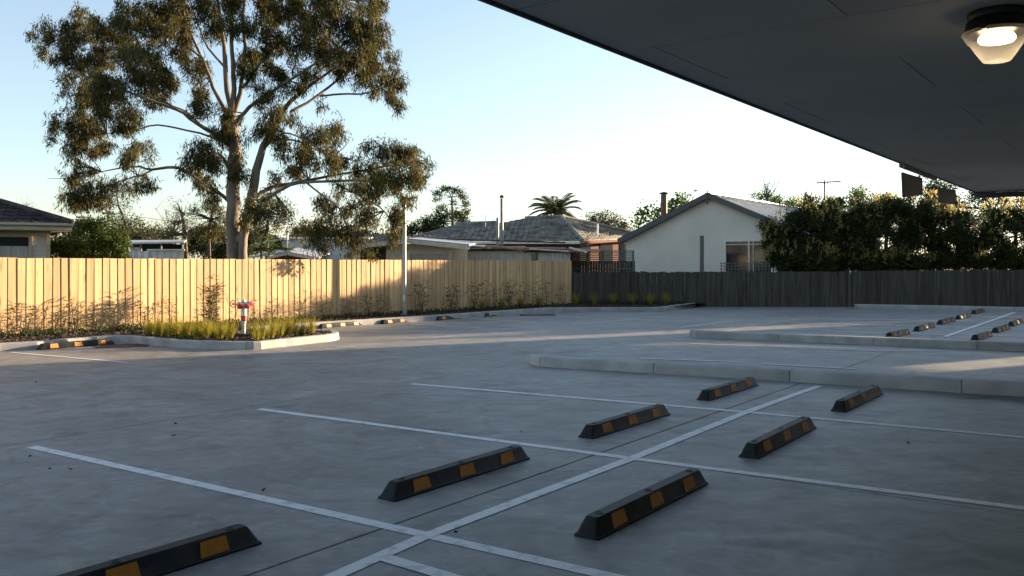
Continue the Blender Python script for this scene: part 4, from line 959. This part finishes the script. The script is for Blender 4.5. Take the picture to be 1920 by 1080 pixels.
f_ = MB(); f_.lathe([(.0001, -.45), (.03, -.42), (.05, -.36), (.025, -.30), (.04, -.2), (.03, 0), (.05, .06), (.02, .12), (.035, .16), (.012, .22), (.0001, .42)], hpnt(0, -.36, az_), 10); f_.build('finial', M['trim'], gh)
# window on the gable wall
def on_wall(u):  # intersect view column with gable wall
    k = (u-CX)/F; a0_ = Vector((apx.x, apx.y, 0)); t = (k*a0_.y-a0_.x)/(hA.x-k*hA.y); return t, a0_.y+hA.y*t
t0, y0_ = on_wall(1361); t1, _ = on_wall(1448); zt = H+(HOR-452)/F*y0_; zbm = .95
wr = MB().box(hpnt((t0+t1)/2, -.02, (zt+zbm)/2), (t1-t0, .03, zt-zbm), rz=-angB).build('window', M['glass'], gh)
fr = MB()
for (x0, x1, z0, z1) in ((t0-.05, t1+.05, zt-.03, zt+.05), (t0-.05, t0+.03, zbm, zt-.03), (t1-.03, t1+.05, zbm, zt-.03), ((t0+t1)/2+.0, (t0+t1)/2+.07, zbm, zt-.03), ((t0+t1)/2+.22, (t0+t1)/2+.25, zbm, zt-.03)):
    fr.box(hpnt((x0+x1)/2, -.05, (z0+z1)/2), (x1-x0, .06, z1-z0), rz=-angB)
fr.build('frame', M['wtrim'], wr)
MB().box(hpnt((t0+t1)/2, -.045, zt-.16), (t1-t0-.08, .02, .03), rz=-angB).build('glazing_bar', M['wtrim'], wr)
MB().box(hpnt(t1+.25, -.03, 1.7), (.3, .03, 1.2), rz=-angB).build('meter_box', M['wtrim'], gh)
# brown flue, white pipe
def vpipe(name, u, v0, v1, Y, rpx, m, label, cat, cap=True):
    r = empty(name, P(u, v1, Y), 0, label, cat); rr = rpx/F*Y; a, b = P(u, v1, Y), P(u, v0, Y)
    MB().tube([a, b], rr, 12).build('pipe', m, r)
    if cap: MB().lathe([(.0001, .02), (rr*1.1, .02), (rr*1.5, .05), (rr*1.5, .09), (.0001, .16)], b, 12).build('cowl', M['trim'], r)
    return r
vpipe('chimney_flue', 1245, 365, 412, 45, 6, M['bflue'], 'brown chimney flue with a black cowl left of the gable', 'flue')
# --- tiled roof house (mid) ---
th = empty('tiled_house', Vector((P(1000, 0, 54).x, 54, .1)), 0, 'low house with a broad grey lichened tile hip roof', 'house')
def tile_plane(a, b, c, d, m, parent, course=.32, wave=.33, name='roof_tiles'):
    """a-b eave, d-c ridge (may be shorter). stepped, rolled courses"""
    n = (b-a).cross(d-a).normalized(); 
    if n.z < 0: n = -n
    nc = max(2, int(((a+b)/2-(c+d)/2).length/course)); V = []; Fc = []
    E = (b-a).length; ex = (b-a).normalized()
    for i in range(nc):
        t0, t1 = i/nc, (i+1)/nc
        l0, r0 = a.lerp(d, t0), b.lerp(c, t0); l1, r1 = a.lerp(d, t1), b.lerp(c, t1)
        nu = max(2, int((r0-l0).length/(wave/2)))
        for k in range(nu+1):
            s_ = k/nu; off = .045 if k % 2 else .0; jit = random.uniform(-.012, .012)
            V += [l0.lerp(r0, s_)+n*(.06+off+jit), l1.lerp(r1, s_)+n*(.0+off+jit), l0.lerp(r0, s_)+n*(-.01)]
        st_ = len(V)-(nu+1)*3
        for k in range(nu):
            q = st_+k*3; Fc += [(q, q+3, q+4, q+1), (q+2, q+5, q+3, q)]
    return MB().add(V, Fc).build(name, m, parent)
zE = lambda v, Y: H+(HOR-v)/F*Y
def Q(u, v, Y): return P(u, v, Y)
# main front plane facing camera
tag(tile_plane(Q(770, 452, 50), Q(1092, 452, 48), Q(1052, 408, 54), Q(985, 411, 55), M['tile_grey'], th), kind='stuff')
tag(tile_plane(Q(1090, 452, 48), Q(1190, 446, 54), Q(1182, 437, 57), Q(1052, 408, 54), M['tile_grey'], th), kind='stuff')
tag(tile_plane(Q(745, 452, 52), Q(960, 452, 52.2), Q(930, 419, 56.5), Q(855, 422, 57), M['tile_grey'], th), kind='stuff')
for a_, b_ in ((Q(1092, 450, 47.9), Q(1053, 406, 53.9)), (Q(985, 409, 55), Q(1052, 406, 54)), (Q(1053, 406, 54), Q(1184, 435, 57)), (Q(930, 417, 56.5), Q(855, 420, 57))): MB().tube([a_, b_], .12, 6).build('ridge_cap', M['tile_grey'], th)
bx = lambda a, b, w_, h_, nme, m, par: MB().beam(a, b, w_, h_).build(nme, m, par)
bx(Q(1088, 454, 47.9), Q(1192, 450, 54), .1, .14, 'gutter', M['brick'], th)
bx(Q(770, 455, 49.9), Q(1088, 455, 47.9), .1, .14, 'gutter', M['wtrim'], th)
m_ = MB(); a, b = Q(1060, 456, 49), Q(1186, 452, 54.5); m_.add([Vector((a.x, a.y, .1)), Vector((b.x, b.y, .1)), b, a], [(0, 1, 2, 3)]); wl = m_.build('wall', M['brick'], th)
m_ = MB(); a2, b2 = Q(775, 455, 50.5), Q(1086, 455, 48.5); m_.add([Vector((a2.x, a2.y, .1)), Vector((b2.x, b2.y, .1)), b2, a2], [(0, 1, 2, 3)]); m_.build('wall', M['brick'], th)
for (ua, ub) in ((1085, 1104), (1122, 1146), (1160, 1180)):
    t_a = (ua-1060)/126; t_b = (ub-1060)/126; pa, pb_ = a.lerp(b, t_a), a.lerp(b, t_b); dd = Vector((0, -.06, 0))
    MB().add([pa+dd+Vector((0, 0, -.1)), pb_+dd+Vector((0, 0, -.1)), pb_+dd+Vector((0, 0, -1.3)), pa+dd+Vector((0, 0, -1.3))], [(0, 1, 2, 3)]).build('window', M['glass'], th)
vpipe('vent_pipe', 1120, 420, 441, 50, 1.6, M['white'], 'short white vent pipe on the right slope of the tiled roof', 'pipe', False)
vpipe('steel_flue', 941, 372, 460, 36, 3.0, M['flue'], 'tall thin steel flue with a cap above the rusty shed roof', 'flue')
vpipe('steel_flue', 933, 408, 460, 37, 2.6, M['flue'], 'shorter steel flue just left of the tall one', 'flue', False)
vpipe('mast', 910, 402, 425, 55, .5, M['galv'], 'tiny thin rod on the ridge of the tiled roof', 'mast', False)
# --- weatherboard shed with roller door ---
sh = empty('weatherboard_shed', Vector((P(800, 0, 31).x, 31, .1)), 0, 'cream weatherboard garage with low roof and roller door behind the fence', 'shed')
Ys = 31
def wallq(par, u0, v0, u1, v1, Y, m, name, t=.05):
    a, b = P(u0, v0, Y), P(u1, v1, Y); return MB().box(((a.x+b.x)/2, Y+t/2, (a.z+b.z)/2), (abs(b.x-a.x), t, abs(a.z-b.z))).build(name, m, par)
a = P(724, 455, Ys); b = P(876, 500, Ys)
vtop = P(0, 462, Ys).z; zz = .3
while zz < P(0, 456, Ys).z:
    MB().box(((a.x+b.x)/2, Ys, zz), (b.x-a.x, .02, .145), M=Matrix.Rotation(R(-6), 3, 'X')).build('weatherboard', M['cream'], sh); zz += .14
MB().box(((a.x+b.x)/2, Ys+.06, 1.2), (b.x-a.x-.02, .06, 2.1)).build('wall', M['cream'], sh)
wallq(sh, 768, 474, 842, 520, Ys-.1, M['wtin'], 'roller_door')
for k in range(8): wallq(sh, 769, 476.5+k*3, 841, 477.3+k*3, Ys-.13, M['timber'], 'door_slat', .02)
wallq(sh, 764, 470.5, 847, 473.5, Ys-.14, M['cream'], 'door_trim', .06); wallq(sh, 763, 473.5, 768, 520, Ys-.14, M['cream'], 'door_trim', .06); wallq(sh, 842, 473.5, 847, 520, Ys-.14, M['cream'], 'door_trim', .06)
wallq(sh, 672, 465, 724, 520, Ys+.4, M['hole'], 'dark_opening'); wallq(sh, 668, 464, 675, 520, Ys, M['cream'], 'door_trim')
quad_box(MB(), P(664, 461.5, Ys-.4), P(760, 449, Ys-.4), P(790, 447.5, Ys+6), P(700, 457, Ys+6), .05).build('roof', M['tin'], sh)
quad_box(MB(), P(760, 449, Ys-.4), P(880, 460.5, Ys-.4), P(905, 456, Ys+6), P(790, 447.5, Ys+6), .05).build('roof', M['tin'], sh)
MB().beam(P(664, 464, Ys-.42), P(760, 452, Ys-.42), .03, .12).build('barge_board', M['wtrim'], sh)
MB().beam(P(760, 452, Ys-.42), P(880, 464.5, Ys-.42), .03, .14).build('barge_board', M['wtrim'], sh)
MB().beam(P(762, 446.5, Ys+5), P(1060, 455, Ys+5), .06, .06).build('roof_edge', M['brick'], sh)
# --- rusty lean-to ---
rs_ = empty('rusty_lean_to', Vector((P(980, 0, 31.6).x, 34.5, .1)), 0, 'corrugated lean-to shed with a rusted ragged roof edge', 'shed')
def corr(par, u0, v0, u1, v1, Y, m, name='corrugated_sheet', pitch=.076*2):
    a, b = P(u0, v0, Y), P(u1, v1, Y); n = max(4, int(abs(b.x-a.x)/(pitch/2))); V = []; Fc = []
    for i in range(n+1):
        x = a.x+(b.x-a.x)*i/n; y = Y+(.02 if i % 2 else -.02); V += [(x, y, b.z), (x, y, a.z)]
        if i: k = 2*i; Fc.append((k-2, k, k+1, k-1))
    o = MB().add(V, Fc); o.smooth = False; return o.build(name, m, par)
corr(rs_, 877, 471, 983, 520, 34.6, M['wtin']); wallq(rs_, 983, 473, 996, 520, 34.6, M['cream'], 'corner_board'); wallq(rs_, 996, 473, 1007, 520, 34.65, M['glass'], 'window')
wallq(rs_, 1006, 473, 1009, 520, 34.55, M['timber'], 'corner_post', .1); corr(rs_, 1009, 474, 1069, 520, 34.6, M['wtin'])
wallq(rs_, 877, 466, 1068, 473, 34.8, M['timber'], 'header')
RR = random.Random(5); uu = 876
while uu < 1105:
    wd = RR.uniform(14, 34); v = 461.5+(uu-876)*.035+RR.uniform(-.8, .8)
    quad_box(MB(), P(uu, v+RR.uniform(2.5, 5), 34.35), P(uu+wd+3, v+RR.uniform(2.5, 5), 34.35), P(uu+wd+8, v-1.5, 38), P(uu+5, v-1.5, 38), .025).build('roof_sheet', RR.choice([M['rust'], M['rust'], M['tin']]), rs_); uu += wd
for k in range(6):
    u = 885+k*36; MB().beam(P(u, 464+k*1.2+RR.uniform(-1, 1), 33.8), P(u+RR.uniform(20, 45), 465+k*1.2+RR.uniform(-1, 2.5), 33.7), .05, .05).build('loose_batten', RR.choice([M['wtrim'], M['rust']]), rs_)
MB().beam(P(1068, 464, 37), P(1100, 473, 34), .06, .05).build('loose_batten', M['wtrim'], rs_)
# --- lattice topped fence behind ---
lf = empty('lattice_fence', Vector((P(1125, 0, 36).x, 36, .1)), 0, 'dark timber fence with horizontal slat top between lean-to and gabled house', 'fence')
for k in range(24):
    u = 1071+k*5; wallq(lf, u, 489, u+4.6, 560, 36, M['old'], 'paling', .02)
for k in range(5): wallq(lf, 1070, 472+k*3.4, 1186, 473.7+k*3.4, 36, M['timber'], 'slat', .02)
wallq(lf, 1070, 469.5, 1188, 471, 35.97, M['timber'], 'capping', .08); wallq(lf, 1070, 502, 1188, 505, 35.95, M['oldrail'], 'rail', .04)
for u in (1071, 1100, 1129, 1160, 1186): wallq(lf, u, 470, u+3, 560, 35.94, M['timber'], 'fence_post', .08)
# grey post and lattice in front of gabled wall
gp_ = P(1316, 442, 36); MB_ = MB().box((gp_.x, 36, gp_.z/2+.05), (.15, .1, gp_.z-.1)).build('timber_post', M['timber']); tag(MB_, 'tall grey timber post standing in front of the cream gable wall', 'post')
lt = empty('lattice_screen', P(1395, 508, 34.4), 0, 'small grey garden lattice standing above the old fence below the window', 'lattice')
for k in range(15): u = 1352+k*6.4; wallq(lt, u, 492, u+1.4, 520, 34.4, M['timber'], 'lattice_bar', .012)
for k in range(5): v = 493+k*5.5; wallq(lt, 1350, v, 1443, v+1.3, 34.385, M['timber'], 'lattice_bar', .012)
# --- left house ---
LY = 24.0
lh = empty('weatherboard_house', Vector((P(90, 0, LY).x, LY, .1)), 0, 'cream weatherboard house with dark tiled roof at the left edge', 'house')
xa, xb = P(-260, 0, LY).x, P(90, 0, LY).x; ztop = P(0, 432, LY).z; zz = .4
wme = {}
xw = P(62, 0, LY).x; zwb = P(0, 520, LY).z; zwt = P(0, 443, LY).z
while zz < ztop-.02:
    segs = [(xa, xb)] if not (zwb < zz < zwt) else [(xw+.02, xb)]
    for (x0, x1) in segs: MB().box(((x0+x1)/2, LY, zz), (x1-x0, .022, .125), M=Matrix.Rotation(R(-7), 3, 'X')).build('weatherboard', M['cream'], lh)
    zz += .118
MB().box(((xa+xb)/2, LY+2.5, 1.1+ztop/2-.6), (xb-xa-.02, 4.8, ztop-.2)).build('wall', M['cream'], lh)
MB().box((xb+.01, LY, ztop/2), (.09, .06, ztop)).build('corner_board', M['cream_trim'], lh)
w_ = wallq(lh, -140, 445, 59, 520, LY-.01, M['glass'], 'window', .03)
wallq(w_, -140, 462, 57, 520, LY-.035, M['curtain'], 'curtain', .015)
fr = MB()
for (u0, v0, u1, v1) in ((-144, 440.5, 63, 445), (58, 445, 63, 520)):
    a, b = P(u0, v0, LY), P(u1, v1, LY); fr.box(((a.x+b.x)/2, LY-.03, (a.z+b.z)/2), (b.x-a.x, .08, a.z-b.z))
fr.build('frame', M['cream_trim'], w_)
ev = P(133, 422, LY-.6); rdg = P(0, 378, LY+3.2)
x_r = P(90, 0, LY).x+.55
MB().box((xa/2+x_r/2, LY-.1, P(0, 431, LY-.6).z), (x_r-xa, 1.05, .03)).build('eave_lining', M['cream_trim'], lh)
MB().box((xa/2+x_r/2, LY-.63, P(0, 425, LY-.6).z), (x_r-xa, .03, .17)).build('fascia', M['cream_trim'], lh)
gt = MB(); gt.beam(Vector((xa, LY-.68, P(0, 420, LY-.68).z)), Vector((x_r+.03, LY-.68, P(0, 420, LY-.68).z)), .1, .07); gt.build('gutter', M['cream_trim'], lh)
# roof planes: front plane rises away; right hip runs up to left
eL = Vector((xa-2, LY-.7, ev.z+.03)); eR = Vector((x_r+.02, LY-.7, ev.z+.03)); rise = math.tan(R(20))
tile = MB()
tile.add([(-.165, 0, .028), (-.1, 0, .05), (-.02, 0, .028), (.07, 0, .025), (.165, 0, .05), (-.165, .36, .0), (-.1, .36, .022), (-.02, .36, .0), (.07, .36, -.003), (.165, .36, .022)]+[(-.165, 0, .006), (-.1, 0, .02), (-.02, 0, .006), (.07, 0, .003), (.165, 0, .02)],
    [(i, i+1, i+6, i+5) for i in range(4)]+[(10+i, 11+i, i+1, i) for i in range(4)])
tme = tile.mesh('roof_tile', M['tile_dark'], True)
cs = .32
for r in range(15):
    y = LY-.7+r*cs*math.cos(R(20)); z = ev.z+.03+r*cs*math.sin(R(20)); xr = x_r-r*cs*math.cos(R(20)); n = int((xr-(-17.8))/.33)
    for k in range(n):
        x = xr-.165-k*.33
        if x < -16.2-0*r: break
        o = link('roof_tile', tme, lh); o.location = (x, y, z+random.uniform(-.004, .004)); o.rotation_euler = (R(20), 0, random.gauss(0, .01))
# solid roof below tiles with hip
top = 15*cs*math.cos(R(20)); hz_ = 15*cs*math.sin(R(20)); z0 = ev.z-.02
vs = [(xa-3, LY-.7, z0), (x_r, LY-.7, z0), (x_r-top, LY-.7+top, z0+hz_), (xa-3, LY-.7+top, z0+hz_), (x_r, LY-.7+2*top, z0), (xa-3, LY-.7+2*top, z0)]
recalc((ro := MB().add(vs, [(0, 1, 2, 3), (1, 4, 2), (3, 2, 4, 5), (0, 3, 5), (0, 5, 4, 1)]).build('roof', M['tile_dark'], lh)).data)
MB().tube([Vector((x_r, LY-.7, z0+.1)), Vector((x_r-top, LY-.7+top, z0+hz_+.1))], .09, 7).build('ridge_cap', M['tile_dark'], lh)
wallq(lh, 92, 447, 133, 453, LY+2, M['cream'], 'side_awning', .8); wallq(lh, 110, 434, 120, 440, LY+2.2, M['cream'], 'vent_box', .2)
lh.rotation_euler = (0, 0, R(30))
# --- sheds behind the left fence ---
sd1 = empty('open_shed', Vector((P(290, 0, 44).x, 44, .1)), 0, 'open shed with a pale flat roof left of the big trunk', 'shed')
quad_box(MB(), P(228, 458, 42), P(345, 456, 42), P(350, 452, 48), P(235, 453, 48), .08).build('roof', M['tin'], sd1)
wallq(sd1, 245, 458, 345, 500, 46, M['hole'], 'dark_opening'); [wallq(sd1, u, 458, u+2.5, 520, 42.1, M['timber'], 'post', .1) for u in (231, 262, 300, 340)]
wallq(sd1, 246, 464, 262, 500, 45.5, M['tin'], 'back_wall')
ct = empty('ribbed_container', Vector((P(300, 0, 38).x, 38, .1)), 0, 'white ribbed metal container just showing above the fence', 'container')
corr(ct, 278, 468.5, 344, 520, 38, M['wtin'], 'ribbed_wall', .3); corr(ct, 240, 471, 276, 520, 39, M['tin'], 'ribbed_wall', .25); wallq(ct, 275, 467, 279, 520, 37.95, M['wtrim'], 'corner_post', .1); wallq(ct, 276, 467, 345, 469.5, 37.9, M['wtrim'], 'top_rail', .1)
s2 = empty('low_gabled_shed', Vector((P(520, 0, 38).x, 38, .1)), 0, 'low pale roofed shed with ribbed wall right of the big trunk', 'shed')
quad_box(MB(), P(470, 484, 37), P(538, 474, 37), P(560, 466, 45), P(500, 473, 45), .06).build('roof', M['tin'], s2)
quad_box(MB(), P(538, 474, 37), P(598, 485, 37), P(620, 476, 45), P(560, 466, 45), .06).build('roof', M['tin'], s2)
MB().beam(P(500, 484, 36.9), P(538, 476, 36.9), .03, .1).beam(P(538, 476, 36.9), P(590, 485, 36.9), .03, .1).build('barge_board', M['wtrim'], s2)
mm = MB(); mm.add([P(505, 500, 37.2), P(585, 500, 37.2), P(585, 484.5, 37.2), P(538, 477, 37.2), P(505, 484, 37.2)], [(0, 1, 2, 3, 4)]); mm.build('wall', M['brick'], s2)
s3 = empty('ribbed_shed', Vector((P(580, 0, 44).x, 44, .1)), 0, 'long pale ribbed metal shed behind the low gabled shed', 'shed')
corr(s3, 530, 449, 690, 505, 46, M['wtin'], 'ribbed_wall', .4); quad_box(MB(), P(470, 462, 45), P(531, 449, 45.8), P(545, 447, 52), P(490, 455, 52), .06).build('roof', M['tin'], s3)
quad_box(MB(), P(528, 448.5, 45.8), P(692, 449, 45.8), P(700, 446, 50), P(540, 446, 50), .06).build('roof', M['tin'], s3)
s4 = empty('tiled_cottage', Vector((P(700, 0, 56).x, 56, .1)), 0, 'small tiled roof glimpsed through the hanging gum leaves', 'house')
tag(tile_plane(P(640, 462, 50), P(745, 462, 50), P(725, 440, 55), P(670, 440, 55), M['tile_grey'], s4), kind='stuff')
wallq(s4, 645, 462, 740, 500, 51, M['brick'], 'wall')
# utility pole, aerials
up_ = empty('utility_pole', Vector((P(204, 0, 60).x, 60, .1)), 0, 'distant timber utility pole with a crossarm left of the big tree', 'pole')
MB().tube([Vector((P(204, 0, 60).x, 60, .1)), P(204, 395, 60)], [.13, .1], 8).build('pole', M['timber'], up_)
MB().beam(P(192, 400, 60), P(216, 400, 60), .1, .1).build('crossarm', M['timber'], up_)
for u in (194, 200, 208, 214): MB().lathe([(.0001, .16), (.04, .15), (.05, .05), (.03, 0)], P(u, 399, 60), 8).build('insulator', M['white'], up_)
def wire(pts, label, r=.012):
    P0, P1 = pts; n = 14; L = [P0.lerp(P1, i/n)-Vector((0, 0, 1.2*4*(i/n)*(1-i/n))) for i in range(n+1)]
    tag(MB().tube(L, r, 4).build('overhead_wire', M['black']), label, 'wire')
wire((P(204, 397, 60), P(700, 400, 90)), 'thin overhead wire running right from the utility pole behind the gum tree', .02)
# radio mast right of trunk
mt = empty('radio_mast', Vector((P(539, 0, 40).x, 40, .1)), 0, 'thin radio mast with a long horizontal whip aerial right of the big trunk', 'aerial')
MB().tube([Vector((P(539, 0, 40).x, 40, .1)), P(539, 376, 40)], [.03, .015], 6).build('mast_tube', M['galv'], mt)
MB().tube([P(497, 412, 40), P(553, 410, 40)], .02, 5).build('crossbar', M['galv'], mt); MB().tube([P(539, 450, 40), P(539, 430, 40)], .05, 6).build('sleeve', M['wtrim'], mt)
tv = empty('television_aerial', P(1547, 420, 44), 0, 'television aerial standing against the pale sky above the hedge', 'aerial')
MB().tube([P(1547, 430, 44), P(1546, 338, 44)], .045, 6).build('mast_tube', M['trim'], tv)
a, b = P(1531, 343, 44), P(1576, 340, 44.4); MB().tube([a, b], .03, 5).build('boom', M['trim'], tv)
for k in range(9):
    p = a.lerp(b, k/8); MB().tube([p+Vector((.02, -.25+.012*k, .03)), p+Vector((-.02, .25-.012*k, -.03))], .009, 4).build('element', M['galv'], tv)
MB().tube([P(1553, 336, 44.1), P(1551, 347, 44.1)], .015, 4).build('dipole', M['galv'], tv)
# cycles
S.render.engine = 'CYCLES'
S.cycles.max_bounces = 8; S.cycles.transparent_max_bounces = 12
print('objects', len(bpy.data.objects), 'tris', sum(len(o.data.loop_triangles) or len(o.data.polygons)*2 for o in bpy.data.objects if o.type == 'MESH'))
